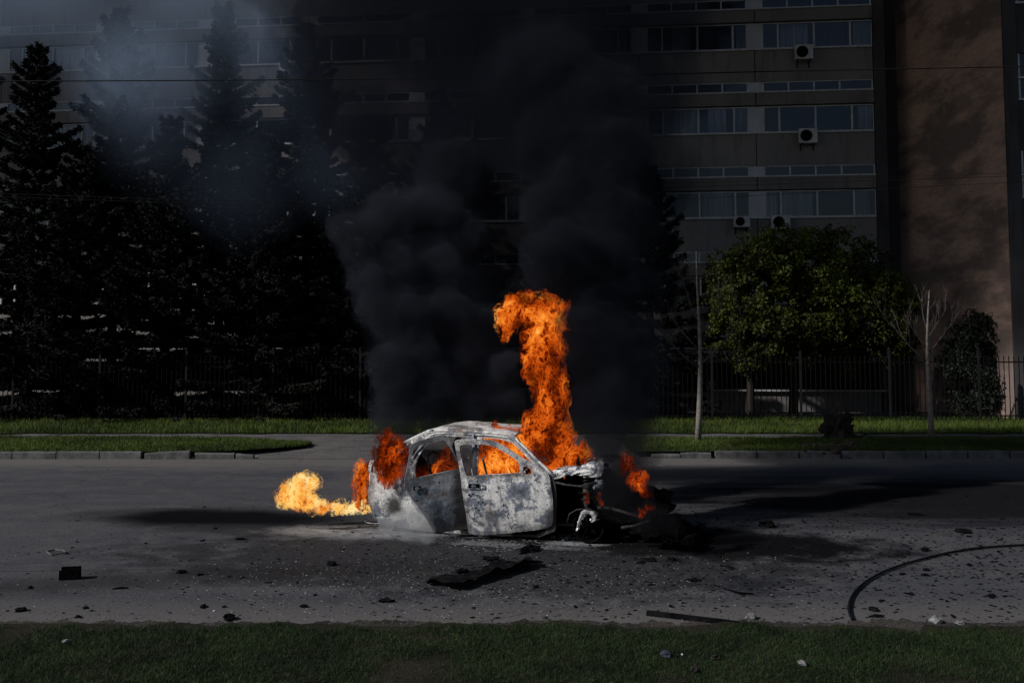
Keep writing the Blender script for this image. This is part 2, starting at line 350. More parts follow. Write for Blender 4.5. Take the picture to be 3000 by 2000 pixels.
M['firehot'] = mk_fire('bright yellow flame', (.60, .10, .01), (1.0, .34, .04), (1.15, .66, .15), (1.2, .92, .42), 3.6, 9, 1.1, cut=-.1, hot=1.02)

def vol(name, dens, col, g=0.0, absorb=None):
    t = NT(name); v = t.n('ShaderNodeVolumePrincipled'); v.inputs['Color'].default_value = (*col, 1); v.inputs['Density'].default_value = dens; v.inputs['Anisotropy'].default_value = g
    t.l(v.outputs[0], t.out.inputs['Volume']); return t.m

# ------------------------------------------------------------ ground, road, kerbs
def strip(name, pts_top, z, mat, nx=80, **kw):
    """flat sheet between two polylines (far edge, near edge) given as world (x,y) lists"""
    return
def sheetgrid(name, x0, x1, y0f, y1f, z, mat, nx=160, ny=6, zn=0.0, **kw):
    V = []; Fc = []
    for i in range(nx + 1):
        x = x0 + (x1 - x0) * i / nx; a = y0f(x); b = y1f(x)
        for j in range(ny + 1):
            y = a + (b - a) * j / ny
            V.append((x, y, z + (zn * mn.noise(Vector((x * .9, y * .9, 3))) if 0 < j < ny else 0)))
    for i in range(nx):
        for j in range(ny):
            k = i * (ny + 1) + j; Fc.append((k, k + ny + 1, k + ny + 2, k + 1))
    return mesh(name, V, Fc, mat, None, True, kind='structure', **kw)
KY = 22.75    # far kerb
def kerby(x): return KY + .008 * x
def jag(x, s, a=.12): return a * mn.noise(Vector((x * 1.3, s, 0))) + a * .6 * mn.noise(Vector((x * 5.1, s, 4))) 
sheetgrid('ground', -120, 140, lambda x: -60, lambda x: 260, -.03, M['yard'], 20, 20)
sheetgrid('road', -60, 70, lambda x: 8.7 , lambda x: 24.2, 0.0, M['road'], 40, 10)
NEAR = lambda x: 8.88 - .012 * x + jag(x, 1, .26) + .10 * mn.noise(Vector((x * 11, 3, 0)))
sheetgrid('dirt_verge', -9, 9, lambda x: 8.2, lambda x: 9.08 + jag(x, 5, .16) + .09 * mn.noise(Vector((x * 14, 2, 0))) + .05 * mn.noise(Vector((x * 37, 2, 0))), .004, M['dirt'], 900, 4)
M['bank'] = mk_soil('bank soil', (.018, .018, .012), (.034, .031, .022))
sheetgrid('grass_bank', -30, 32, lambda x: -8, NEAR, .03, M['bank'], 500, 8, .02)
VZ = .15
def verge_end(x):      # near verge on the left narrows to a point where the driveway enters
    return KY
LX1 = ground(862, 1322, VZ).x
def vl0(x):
    k = max(0, min(1, (x - (LX1 - 2.6)) / 2.6)); return kerby(x) + .16 + k * k * 1.45 + jag(x, 2, .10) * k
def vl1(x):
    k = max(0, min(1, (x - (LX1 - 4.4)) / 4.4)); return 26.75 + jag(x, 7, .2) - k * k * 1.9
sheetgrid('verge', -34, LX1 - .05, vl0, lambda x: max(vl0(x) + .02, vl1(x)), VZ, M['turf'], 300, 6, .03)
RX0 = ground(1850, 1322, VZ).x
sheetgrid('verge', RX0, 45, lambda x: kerby(x) + .16 + jag(x, 9, .05), lambda x: 26.6 + jag(x, 8, .22), VZ, M['turf'], 260, 6, .03)
pv = sheetgrid('pavement', -36, 45, lambda x: kerby(x) + .0 if LX1 - 3 < x < RX0 + .5 else 25.5, lambda x: 28.6, VZ - .03, M['path'], 300, 24, .015)
for v_ in pv.data.vertices:
    if LX1 - 3 < v_.co.x < RX0 + .5: v_.co.z *= max(.05, min(1, (v_.co.y - KY) / 2.2))
FENCEY = lambda x: 32.6 - .02 * x
sheetgrid('lawn', -40, 45, lambda x: 28.1 + jag(x, 11, .25), lambda x: 34.5, VZ, M['turf'], 260, 10, .06)
sheetgrid('courtyard_path', 2, 45, lambda x: 36.3, lambda x: 37.7, VZ + .02, M['path'], 40, 2)
# lane marking, worn
a = ground(420, 1484); b = ground(560, 1484)
mesh('lane_marking', [(a.x, a.y - .04, .004), (b.x, b.y - .04, .004), (b.x, b.y + .02, .004), (a.x, a.y + .02, .004)], [(0, 1, 2, 3)], M['paint'], None, kind='structure')

def kerbstone(px0, px1, dz=0.0, tilt=0.0, back=0.0, h=VZ + .015, label=None, shared=True):
    p0 = ground(px0, 1358); p1 = ground(px1, 1358); x0, x1 = p0.x + .012, p1.x - .012
    L = x1 - x0; n = 14; V = []; Fc = []
    prof = [(0, -.1), (0, h - .025), (.02, h), (.15, h), (.15, -.1)]
    for i in range(n + 1):
        x = x0 + L * i / n
        for (py, pz) in prof:
            q = Vector((x, 0, 0)); e = .006 * mn.noise(Vector((x * 7, py * 20, pz * 9))) + (.02 * mn.noise(Vector((x * 3, pz * 8, 1))) if pz > 0 else 0)
            V.append((x + (e if i in (0, n) else 0), kerby(x) + py + e + back + tilt * .3 * (i / n - .5), pz + dz + e * .5 + tilt * (i / n - .5)))
    k = len(prof)
    for i in range(n):
        for j in range(k - 1): Fc.append((i * k + j, (i + 1) * k + j, (i + 1) * k + j + 1, i * k + j + 1))
    Fc.append(tuple(range(k))[::-1]); Fc.append(tuple(n * k + j for j in range(k)))
    o = mesh('kerb_stone', V, Fc, M['kerb'], None, False, label=label or 'grey concrete kerb stone in the straight row along the far side of the road', cat='kerb stone', group='kerb stones along the far side of the road')
    return o
for a, b in ((-160, -28), (-28, 106), (106, 238), (238, 366)): kerbstone(a, b)
kerbstone(378, 516, .0, .05, -.05, label='tilted grey kerb stone knocked out of line at the left verge')
kerbstone(526, 650, .0, -.01, .01, h=.13, label='grey kerb stone just right of the tilted one')
kerbstone(652, 708, -.02, -.03, .02, h=.12, label='short sunken kerb stone where the driveway begins')
kerbstone(1930, 2020, -.03, .0, .02, h=.13); kerbstone(2020, 2113, -.01, .0, .0, h=.14)
for i in range(8): kerbstone(2124 + i * 130, 2124 + (i + 1) * 130 - 2)

# ------------------------------------------------------------ grass blades (stuff)
def blades(name, n, xr, yfun, z0, hr, wr, mat, lean=.6, dens=None, seed=0):
    r = np.random.default_rng(seed); x = r.uniform(xr[0], xr[1], n); y = yfun(x, r.random(n), r)
    keep = np.ones(n, bool)
    if dens is not None: keep = np.array([dens(a_, b_) > q for a_, b_, q in zip(x, y, r.random(n))])
    x, y = x[keep], y[keep]; n = len(x)
    th = r.uniform(0, 2 * np.pi, n); h = r.uniform(hr[0], hr[1], n) * (0.6 + .8 * r.random(n)); wd = r.uniform(wr[0], wr[1], n)
    la = r.uniform(0, 2 * np.pi, n); le = h * lean * r.random(n)
    z = z0 + np.zeros(n)
    dx, dy = np.cos(th) * wd, np.sin(th) * wd; lx, ly = np.cos(la) * le, np.sin(la) * le
    P = np.stack([np.stack([x - dx, y - dy, z - .01], 1), np.stack([x + dx, y + dy, z - .01], 1),
                  np.stack([x + lx * .4 + dx * .7, y + ly * .4 + dy * .7, z + h * .6], 1), np.stack([x + lx * .4 - dx * .7, y + ly * .4 - dy * .7, z + h * .6], 1),
                  np.stack([x + lx, y + ly, z + h * .95], 1)], 1).reshape(-1, 3)
    me = bpy.data.meshes.new(name)
    base = np.arange(n) * 5; q = np.stack([base, base + 1, base + 2, base + 3], 1); tr = np.stack([base + 3, base + 2, base + 4], 1)
    loops = np.concatenate([q.reshape(-1), tr.reshape(-1)]); me.vertices.add(len(P)); me.vertices.foreach_set('co', P.ravel())
    me.loops.add(len(loops)); me.loops.foreach_set('vertex_index', loops.astype(np.int32))
    me.polygons.add(2 * n); ls = np.concatenate([np.arange(n) * 4, 4 * n + np.arange(n) * 3]); lt = np.concatenate([np.full(n, 4), np.full(n, 3)])
    me.polygons.foreach_set('loop_start', ls.astype(np.int32)); me.polygons.foreach_set('loop_total', lt.astype(np.int32))
    me.materials.append(mat); me.update(calc_edges=True); me.validate()
    o = bpy.data.objects.new(name, me); COL.objects.link(o); return o
def nd(s, lo=-.25, hi=.2):
    def f(x, y): 
        k = mn.noise(Vector((x * .8, y * .8, s))) + .5 * mn.noise(Vector((x * 3, y * 3, s + 4))); return (k - lo) / (hi - lo)
    return f
def ny(f0, f1): return lambda x, t, r: np.array([f0(a_) for a_ in x]) * (1 - t) + np.array([f1(a_) for a_ in x]) * t
g = blades('foreground_grass', 190000, (-4.9, 5.1), ny(lambda x: 6.4, lambda x: NEAR(x) - .12 + .22 * mn.noise(Vector((x * 2.1, 8, 0)))), .03, (.014, .042), (.0014, .0028), M['grass'], 2.3, nd(3, -.55, -.05), 1)
setp(g, 'short dark grass on the near bank at the bottom of the picture', 'grass', kind='stuff')
g = blades('verge_grass', 70000, (-17, LX1), ny(vl0, lambda x: max(vl0(x) + .02, vl1(x))), VZ, (.03, .085), (.004, .009), M['grass_far'], 1.0, nd(7, -.7, -.05), 2)
setp(g, 'sunlit green grass on the left verge between kerb and path', 'grass', kind='stuff')
g = blades('verge_grass', 60000, (RX0, 20), ny(lambda x: kerby(x) + .17, lambda x: 26.6 + jag(x, 8, .22)), VZ, (.03, .085), (.004, .009), M['grass_far'], 1.0, nd(8, -.7, -.05), 3)
setp(g, 'dim green grass on the right verge between kerb and path', 'grass', kind='stuff')
g = blades('lawn_grass', 130000, (-22, 22), ny(lambda x: 28.15 + jag(x, 11, .25), lambda x: 34), VZ, (.05, .16), (.005, .011), M['grass_far'], .9, nd(9, -.8, -.05), 4)
setp(g, 'green grass between the path and the metal fence', 'grass', kind='stuff')

# ------------------------------------------------------------ building
FAC = Sheet(tuple(at(2300, 387, 39.5))[:2], R(6))
SILL = [FAC.un(2300, v)[1] for v in (1132, 884, 637, 387, 143)]
PITCHZ = (SILL[4] - SILL[2]) / 2; SILL = [SILL[3] + PITCHZ * (k - 3) for k in range(0, 7)]
MOD0 = FAC.un(2217, 500)[0]; ENDR = FAC.un(2562, 500)[0]; MODW = ENDR - MOD0 + .05
NM = 9
bld = empty('apartment_building', FAC.p(0, 0, 5), label='long grey panel apartment block with ribbon windows behind the spruces and smoke', cat='building')
wall = MB(); wb2 = [MB() for _ in SILL]; pass
Z0 = -.1
for m in range(NM):
    a0 = MOD0 - m * MODW; a1 = a0 + MODW; g_ = .018
    for k in range(len(SILL)):
        z = SILL[k]; zb = z - PITCHZ + 2.08 if k else Z0
        wall.sbox(FAC, a0 + g_, a1 - g_, zb, z - .06, 0, .35)
        wb2[k].sbox(FAC, a0 + g_, a1 - g_, z + 1.10, z + 1.60, -.09, .35)
for k in range(len(SILL)):
    z = SILL[k]; A0 = MOD0 - (NM - 1) * MODW
    for (za, zb, oo) in ((z - .058, z - .005, -.07), (z + 1.605, z + 1.66, -.12)):
        led = MB(); led.sbox(FAC, A0, ENDR + .02, za, zb, oo, .10); led.build('window_sill', M['ledge'], bld)
    wb2[k].build('floor_beam', M['conc2'], bld)
wall.build('wall', M['conc'], bld)
back = MB(); back.sbox(FAC, A0, ENDR + .3, Z0, SILL[-1] + 2.4, 1.7, 1.9)
back.sbox(FAC, ENDR + .07, ENDR + .37, Z0, SILL[-1] + 2.4, .02, 1.69)
for k in range(len(SILL)):   # floor slabs inside
    back.sbox(FAC, A0, ENDR + .06, SILL[k] - .9, SILL[k] - .7, .36, 1.69)
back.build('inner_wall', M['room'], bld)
cols = [(0, .62, 'panel'), (.62, 1.24, 'case'), (1.24, 2.66, 'big'), (2.66, 4.08, 'big'), (4.08, 0, 'case')]
rr = random.Random(5)
for m in range(NM):
    a0 = MOD0 - m * MODW - .31; 
    for k in range(1, len(SILL)):
        z = SILL[k]; fr = MB(); gl = MB(); cu = MB(); zt = z + 1.06
        xs = [0, .62, 1.24, 2.66, 4.08, MODW]
        end = MODW if m else MODW + .31 - .02
        xs[-1] = min(MODW, end) if m else MODW + .29
        fr.sbox(FAC, a0 + .0, a0 + .62, z, zt, .03, .07, 1)
        fr.sbox(FAC, a0, a0 + xs[-1], zt - .045, zt, .02, .09); fr.sbox(FAC, a0 + .62, a0 + xs[-1], z, z + .04, .02, .09)
        for i in range(1, len(xs)):
            wd = .035 if i < len(xs) - 1 else .03
            fr.sbox(FAC, a0 + xs[i] - wd, a0 + xs[i] + (wd if i < len(xs) - 1 else 0), z + .041, zt - .046, .01, .10)
            if i >= 1 and i < len(xs) - 1:
                op = rr.random() < .10
                if not op: gl.sbox(FAC, a0 + xs[i] + .036, a0 + xs[i + 1] - .036, z + .042, zt - .047, .050, .056)
                c = rr.random()
                if not op and c < .72:
                    f0 = rr.random() * .3 if rr.random() < .5 else 0; f1 = 1 - (rr.random() * .4 if rr.random() < .4 else 0)
                    A, B = a0 + xs[i] + .05, a0 + xs[i + 1] - .05; n = 26; V = []; Fc = []
                    for q in range(n + 1):
                        aa = A + (B - A) * (f0 + (f1 - f0) * q / n); o_ = .14 + .03 * math.sin(q * 1.9)
                        V += [FAC.p(aa, z + .0, o_), FAC.p(aa, zt, o_)]
                    for q in range(n): Fc.append((2 * q, 2 * q + 2, 2 * q + 3, 2 * q + 1))
                    cu.add(V, Fc, 1 if c < .13 else 0)
        wb = fr.build('window_band', [M['ledge'], M['sheetpanel']], bld)
        if gl.v: gl.build('pane', M['glass'], wb)
        if cu.v: cu.build('curtain', [M['curtain'], M['roombrown']], wb)
        # transom strip
        fr = MB(); gl = MB(); z1, z2 = z + 1.66, z + 2.07
        fr.sbox(FAC, a0, a0 + .62, z1, z2, .03, .07, 1); fr.sbox(FAC, a0 + .62, a0 + xs[-1], z2 - .04, z2, .02, .09)
        st = (MODW - .62) / 4; ed = [.62 + st * i for i in range(5)]; 
        if m == 0: ed[-1] = xs[-1] - .03
        for i in range(5):
            fr.sbox(FAC, a0 + ed[i] - .03, a0 + ed[i] + .03, z1 + .001, z2 - .041, .01, .10)
            if i < 4: gl.sbox(FAC, a0 + ed[i] + .031, a0 + ed[i + 1] - .031, z1 + .002, z2 - .042, .05, .056)
        tb = fr.build('transom_strip', [M['ledge'], M['sheetpanel']], bld); gl.build('pane', M['glass'], tb)
rf = MB(); rf.sbox(FAC, A0, ENDR + .4, SILL[-1] + 2.1, SILL[-1] + 3.3, -.1, 9); rf.build('parapet', M['conc'], bld)

# brick end wall and the projecting wing
wing = empty('brick_wing', at(2800, 1100, 36), label='projecting wing with a tall windowless brown brick side wall', cat='building')
P0 = at(2636, 600, 40.4); P1 = at(2952, 600, 33.2); Ht = 26
d = Vector((P1.x - P0.x, P1.y - P0.y, 0)); Ln = d.length; d.normalize()
me = bpy.data.meshes.new('brick_wall')
b0 = Vector((P0.x, P0.y, Z0)); b1 = Vector((P1.x, P1.y, Z0)); nrm = Vector((-d.y, d.x, 0)); nrm = nrm if nrm.x > 0 else -nrm
V = [b0, b1, b1 + Vector((0, 0, Ht)), b0 + Vector((0, 0, Ht)), b0 + nrm * .3, b1 + nrm * .3, b1 + nrm * .3 + Vector((0, 0, Ht)), b0 + nrm * .3 + Vector((0, 0, Ht))]
V = [v - wloc(wing) for v in V]
me.from_pydata([tuple(v) for v in V], [], [(0, 1, 2, 3), (5, 4, 7, 6), (4, 0, 3, 7), (1, 5, 6, 2), (3, 2, 6, 7)])
uv = me.uv_layers.new(name='UVMap')
for poly in me.polygons:
    for li in poly.loop_indices:
        c = me.vertices[me.loops[li].vertex_index].co; uv.data[li].uv = ((c - V[0]).dot(d) + (c - V[0]).dot(nrm), c.z)
me.materials.append(M['brick']); o = bpy.data.objects.new('brick_wall', me); COL.objects.link(o); o.parent = wing
WF = Sheet((P1.x, P1.y), R(6))
mb = MB(); mb.sbox(WF, .0, .42, Z0, Ht, -.12, .3); 
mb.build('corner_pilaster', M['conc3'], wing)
mb = MB(); fr = MB(); gl = MB()
for k in range(0, 6):
    z = 1.3 + k * 3.33 - .9
    mb.sbox(WF, .43, 9, z - 1.2, z + .5, .0, .3); fr.sbox(WF, .43, 9, z + .5, z + .56, -.06, .1); fr.sbox(WF, .43, 9, z + 1.25, z + 1.31, -.04, .1); gl.sbox(WF, .43, 9, z + .56, z + 2.13, .06, .08)
    for q in range(6): fr.sbox(WF, .5 + q * 1.4, .56 + q * 1.4, z + .561, z + 2.12, .02, .12)
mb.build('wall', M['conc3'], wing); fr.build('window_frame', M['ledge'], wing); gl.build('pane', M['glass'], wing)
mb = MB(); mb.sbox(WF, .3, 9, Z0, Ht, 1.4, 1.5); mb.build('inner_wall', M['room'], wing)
# recess between block and wing
rc = MB(); E0 = FAC.p(ENDR + .38, 0, .9); rc.hexa([Vector((E0.x, E0.y, Z0)), Vector((P0.x + .4, P0.y + .2, Z0)), Vector((P0.x + .4, P0.y + .5, Z0)), Vector((E0.x, E0.y + .4, Z0)), Vector((E0.x, E0.y, Ht)), Vector((P0.x + .4, P0.y + .2, Ht)), Vector((P0.x + .4, P0.y + .5, Ht)), Vector((E0.x, E0.y + .4, Ht))])
rc.sbox(FAC, ENDR + .06, ENDR + .5, Z0, Ht, -.05, .015)
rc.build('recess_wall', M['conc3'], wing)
# low plinth ledge of the ground floor
mb = MB(); a = FAC.un(1700, 1143)[0]; b = FAC.un(2598, 1143)[0]; zz = FAC.un(2300, 1143)[1]; mb.sbox(FAC, a, b, zz - .035, zz + .03, -.16, -.075)
mb.build('plinth_ledge', M['ledge'], bld)

def ac(px0, px1, py0, py1, label):
    (a0, z1) = FAC.un(px0, py0, -.45); (a1, z0) = FAC.un(px1, py1, -.45); c = FAC.p((a0 + a1) / 2, z0, -.3)
    e = empty('air_conditioner', c, label=label, cat='air conditioner', group='outdoor units on the block wall')
    mb = MB(); mb.sbox(FAC, a0, a1, z0, z1, -.42, -.13); mb.build('casing', M['acbody'], e)
    fc = FAC.p(a0 + (a1 - a0) * .38, (z0 + z1) / 2, -.425); r_ = (z1 - z0) * .40; mb = MB(); V = [fc]; n = 24
    for k in range(n):
        t = 2 * math.pi * k / n; V.append(fc + FAC.fw * (r_ * math.cos(t)) + Vector((0, 0, r_ * math.sin(t))) - FAC.iw * .004)
    mb.add(V, [(0, 1 + k, 1 + (k + 1) % n) for k in range(n)]); 
    for q in (.45, .72, .98):
        mb.tube([fc - FAC.iw * .012 + FAC.fw * (r_ * q * math.cos(2 * math.pi * k / n)) + Vector((0, 0, r_ * q * math.sin(2 * math.pi * k / n))) for k in range(n + 1)], .008, 4, 1, False)
    mb.build('fan_grille', [M['black'], M['fence']], e)
    mb = MB()
    for q in (.15, .85):
        A = a0 + (a1 - a0) * q; mb.sbox(FAC, A - .02, A + .02, z0 - .05, z0 - .01, -.44, -.01); mb.sbox(FAC, A - .02, A + .02, z0 - .25, z0 - .051, -.04, -.01)
    mb.build('bracket', M['fence'], e)
ac(2331, 2383, 131, 171, 'air conditioner unit under the topmost row of large windows')
ac(2342, 2396, 376, 417, 'air conditioner unit under the middle row of large windows')
ac(2151, 2198, 633, 664, 'smaller left one of the two units above the green tree')
ac(2261, 2316, 630, 669, 'larger right one of the two units above the green tree')
ac(817, 862, 172, 206, 'air conditioner unit between the spruces, dimmed by smoke')

# ------------------------------------------------------------ fence
fen = empty('metal_fence', (0, FENCEY(0), VZ), label='dark metal picket fence running behind the lawn across the picture', cat='fence')
FS = Sheet((0, FENCEY(0)), R(1.15))
posts = [FS.un(px, 1150)[0] for px in (38, 285, 538, 793, 1055)]; stp = (posts[-1] - posts[0]) / 4
posts = [posts[0] + stp * i for i in range(-2, 17)]
FH = 2.35
for i, a in enumerate(posts):
    mb = MB(); mb.sbox(FS, a - .035, a + .035, -.1, FH + .12, -.035, .035); c = FS.p(a, FH + .16)
    lumpy(mb, c, .05, i, 1, amp=0.0); mb.build('post', M['post'], fen)
    if i == len(posts) - 1: break
    mb = MB(); b = posts[i + 1]
    for z in (.35, FH - .28): mb.sbox(FS, a + .036, b - .036, z, z + .04, -.02, .02)
    n = 18
    for q in range(1, n):
        x = a + (b - a) * q / n; mb.sbox(FS, x - .011, x + .011, .16, FH - .07, -.045, -.021)
    mb.build('picket_panel', M['fence'], fen)

# ------------------------------------------------------------ trees
def leafmesh(name, C, N, size, mat, parent, droop=None, aspect=2.0, seed=1, sizes=None):
    r = np.random.default_rng(seed); n = len(C); s = (sizes if sizes is not None else size * r.uniform(.6, 1.4, n))[:, None]
    ax = r.normal(size=(n, 3)) if N is None else N + r.normal(size=(n, 3)) * .35; ax /= np.linalg.norm(ax, axis=1)[:, None]
    t = r.normal(size=(n, 3)); b = np.cross(ax, t); b /= np.linalg.norm(b, axis=1)[:, None]
    P = np.stack([C - ax * s * aspect * .5, C + b * s * .5 - ax * s * .1, C + ax * s * aspect * .5, C - b * s * .5 - ax * s * .1], 1).reshape(-1, 3)
    L = np.array(wloc(parent)); P = P - L
    me = bpy.data.meshes.new(name); me.vertices.add(len(P)); me.vertices.foreach_set('co', P.ravel()); me.loops.add(4 * n)
    me.loops.foreach_set('vertex_index', np.arange(4 * n, dtype=np.int32)); me.polygons.add(n)
    me.polygons.foreach_set('loop_start', (np.arange(n) * 4).astype(np.int32)); me.polygons.foreach_set('loop_total', np.full(n, 4, dtype=np.int32))
    me.materials.append(mat); me.update(calc_edges=True)
    o = bpy.data.objects.new(name, me); COL.objects.link(o); o.parent = parent; return o
def spruce(px, pytop, Y, wid, label, seed, low=.6):
    top = at(px, pytop, Y); H = top.z; r = random.Random(seed); base = Vector((top.x, Y, 0))
    e = empty('spruce_tree', base, label=label, cat='spruce', group='spruces behind the fence')
    mb = MB(); mb.tube([base, base + Vector((0, 0, H * .5)), base + Vector((0, 0, H))], [.2, .11, .01], 8); mb.build('trunk', M['bark'], e)
    C = []; N = []; bt = MB(); z = low
    while z < H - .15:
        k = 1 - (z - low) / (H - low); Lb = wid * 1.22 * (k ** .72) * r.uniform(.62, 1.12) + .12; nb = 7 if k > .2 else 5
        ph = r.uniform(0, 6.28)
        for q in range(nb):
            a = ph + q * 6.283 / nb + r.uniform(-.25, .25); l = Lb * r.uniform(.5, 1.25); dirv = Vector((math.cos(a), math.sin(a), 0))
            pts = []
            for s_ in range(7):
                t = s_ / 6; dz = -.30 * l * t * (1 - .15 * t) * (1.2 * k + .1) + .22 * l * t * t + (1 - k) * .5 * l * t
                pts.append(base + Vector((0, 0, z)) + dirv * l * t + Vector((0, 0, dz)))
            bt.tube(pts, [.03 * (1 - t_ / 7) + .006 for t_ in range(7)], 4)
            side = Vector((-dirv.y, dirv.x, 0)); nl = int(30 + 150 * l)
            for _ in range(nl):
                t = r.random() ** .7; i = min(5, int(t * 6)); f = t * 6 - i; p = pts[i].lerp(pts[i + 1], f)
                sd = r.uniform(-1, 1); wv = .30 * l * (1 - t) + .07
                off = side * sd * wv + dirv * abs(sd) * wv * .45
                hang = -r.random() * (.16 + .13 * k)
                C.append(p + off + Vector((0, 0, hang))); N.append((side * sd * .8 + dirv * .7 + Vector((0, 0, -.55 * r.random() + .1))))
        z += (.34 + .16 * k) * r.uniform(.8, 1.2)
    bt.build('branches', M['bark'], e)
    leafmesh('crown', np.array([tuple(c) for c in C]), np.array([tuple(c) for c in N]), .066, M['spruce'], e, aspect=3.0, seed=seed)
    return e
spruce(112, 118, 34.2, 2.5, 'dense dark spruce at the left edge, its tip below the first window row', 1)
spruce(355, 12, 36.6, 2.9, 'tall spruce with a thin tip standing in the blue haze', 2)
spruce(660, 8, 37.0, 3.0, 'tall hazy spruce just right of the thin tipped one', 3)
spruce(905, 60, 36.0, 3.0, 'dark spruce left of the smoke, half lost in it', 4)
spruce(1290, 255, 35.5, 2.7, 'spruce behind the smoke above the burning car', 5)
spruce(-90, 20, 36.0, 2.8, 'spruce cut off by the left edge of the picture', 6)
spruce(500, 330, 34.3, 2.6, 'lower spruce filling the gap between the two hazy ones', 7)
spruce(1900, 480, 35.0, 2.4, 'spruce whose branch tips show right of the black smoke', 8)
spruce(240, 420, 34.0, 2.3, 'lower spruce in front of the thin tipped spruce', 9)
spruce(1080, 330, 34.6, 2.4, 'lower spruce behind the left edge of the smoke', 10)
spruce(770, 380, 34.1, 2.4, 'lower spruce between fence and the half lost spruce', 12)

def broad(name, base, blobs, nleaf, lsize, mat, label, cat, seed, trunk=.16, group=None, th=2.0, trunks=None):
    r = np.random.default_rng(seed); e = empty(name, base, label=label, cat=cat, group=group)
    mb = MB(); b = Vector(base); mb.tube([b, b + Vector((.05, 0, th * .5)), b + Vector((0, 0, th))], [trunk, trunk * .8, trunk * .65], 8)
    for (c, rad) in blobs:
        c = Vector(c); m_ = (b + Vector((0, 0, th))).lerp(c, .5) + Vector((r.normal() * .1, 0, -.12)); mb.tube([b + Vector((0, 0, th - .05)), m_, c], [trunk * .5, trunk * .3, trunk * .08], 6)
    mb.build('trunk', M['bark'], e)
    C = []
    tot = sum(rad ** 2 for c, rad in blobs)
    for bi, (c, rad) in enumerate(blobs):
        n = int(nleaf * rad ** 2 / tot); v = r.normal(size=(n, 3)); v /= np.linalg.norm(v, axis=1)[:, None]
        k = np.array([1 + .55 * mn.noise(Vector(q) * 1.7 + Vector((bi * 3.1, seed, 0))) + .28 * mn.noise(Vector(q) * 4.5 + Vector((bi, seed, 9))) for q in v])
        rad_ = rad * k * (r.random(n) ** .28); P = np.array(c) + v * rad_[:, None]
        cl = np.array([mn.noise(Vector(q) * 1.9 + Vector((seed, 0, 0))) for q in P]); P = P[cl > -.10]
        C.append(P)
    C = np.concatenate(C); leafmesh('crown', C, None, lsize, mat, e, aspect=1.5, seed=seed)
    return e
def bl(lst, Y): return [(tuple(at(px, py, Y + dy)), rp * Y / F) for (px, py, rp, dy) in lst]
broad('maple_tree', tuple(ground(2195, 1190, VZ).xy) + (VZ,) if False else (at(2195, 1150, 33.9).x, 33.9, .1),
      bl([(2150, 800, 75, 0), (2230, 770, 85, .2), (2180, 900, 95, -.4), (2260, 870, 90, .5), (2150, 980, 75, .2), (2240, 980, 95, -.6), (2300, 750, 80, .5), (2200, 1040, 65, -.2), (2330, 1000, 75, -.5), (2120, 880, 60, 0), (2270, 1060, 50, .1)], 33.9), 60000, .075, M['maple'],
      'leafy green tree with the left trunk, brightest leaves toward the smoke', 'tree', 21, .16, 'green trees behind the fence', 2.3)
broad('maple_tree', (at(2322, 1150, 34.6).x, 34.6, .1),
      bl([(2420, 740, 85, 0), (2500, 790, 95, .3), (2390, 850, 90, -.4), (2580, 870, 90, .2), (2480, 920, 100, -.3), (2560, 980, 90, .2), (2400, 980, 80, -.2), (2610, 1000, 70, 0), (2470, 1040, 70, .2), (2350, 800, 75, .3), (2640, 900, 60, .1)], 34.6), 60000, .075, M['maple'],
      'darker half of the green trees, with the right trunk near the brick wall', 'tree', 22, .18, 'green trees behind the fence', 2.3)
broad('bush', (at(2865, 1150, 34.6).x, 34.6, .1),
      bl([(2830, 1010, 65, 0), (2920, 1000, 75, 0), (2870, 960, 55, .1), (2790, 1080, 50, 0), (2935, 1080, 70, 0), (2860, 1090, 70, -.2), (2840, 1160, 60, -.1), (2930, 1165, 60, 0), (2885, 1150, 65, -.2), (2910, 945, 35, 0)], 34.6), 30000, .07, M['bush'],
      'dark rounded bush standing against the brick wall', 'bush', 23, .08, None, .8)

def bare(px, pyb, pytop, label, seed, forks):
    b = ground(px, pyb, VZ); r = random.Random(seed); e = empty('bare_tree', b, label=label, cat='young tree', group='bare young trees on the right verge')
    top = at(px - 2, pytop, b.y); tk = MB(); H = top.z - b.z; pts = []; rads = []
    for i in range(9):
        t = i / 8; pts.append(b + Vector(((top.x - b.x) * t + .05 * math.sin(t * 5 + seed), 0, H * t))); rads.append(.075 * (1 - t) ** .8 + .007)
    tk.tube(pts, rads, 8); tk.build('trunk', M['palebark'], e, True)
    br = MB()
    def grow(p, d, l, rad, lev):
        q = [p]; dd = d.normalized()
        for s_ in range(5):
            dd = (dd + Vector((r.uniform(-.12, .12), r.uniform(-.12, .12), .10 + .03 * lev))).normalized(); q.append(q[-1] + dd * l / 5)
        br.tube(q, [rad * (1 - i / 6.5) for i in range(6)], 5 if lev < 2 else 3)
        if lev < 3:
            for _ in range(6 if lev < 2 else 4):
                t = r.uniform(.25, 1); i = min(4, int(t * 5)); pp = q[i].lerp(q[i + 1], t * 5 - i); a = r.uniform(0, 6.28)
                nd_ = (dd + Vector((math.cos(a), math.sin(a) * .8, r.uniform(-.1, .4))) * .75).normalized(); grow(pp, nd_, l * r.uniform(.35, .6), rad * .5, lev + 1)
    for (f, ax, l) in forks:
        i = int(f * 8); p = pts[i].lerp(pts[min(8, i + 1)], f * 8 - i); grow(p, Vector((ax, r.uniform(-.4, .4), .75)), l, .026 if seed == 31 else .019, 1)
    for _ in range(6):
        f = r.uniform(.45, .97); i = int(f * 8); p = pts[i].lerp(pts[min(8, i + 1)], f * 8 - i); a = r.uniform(0, 6.28); grow(p, Vector((math.cos(a), math.sin(a), .9)), 1.0 * (1.15 - f), .013, 2)
    br.build('branches', M['twig'], e, True)
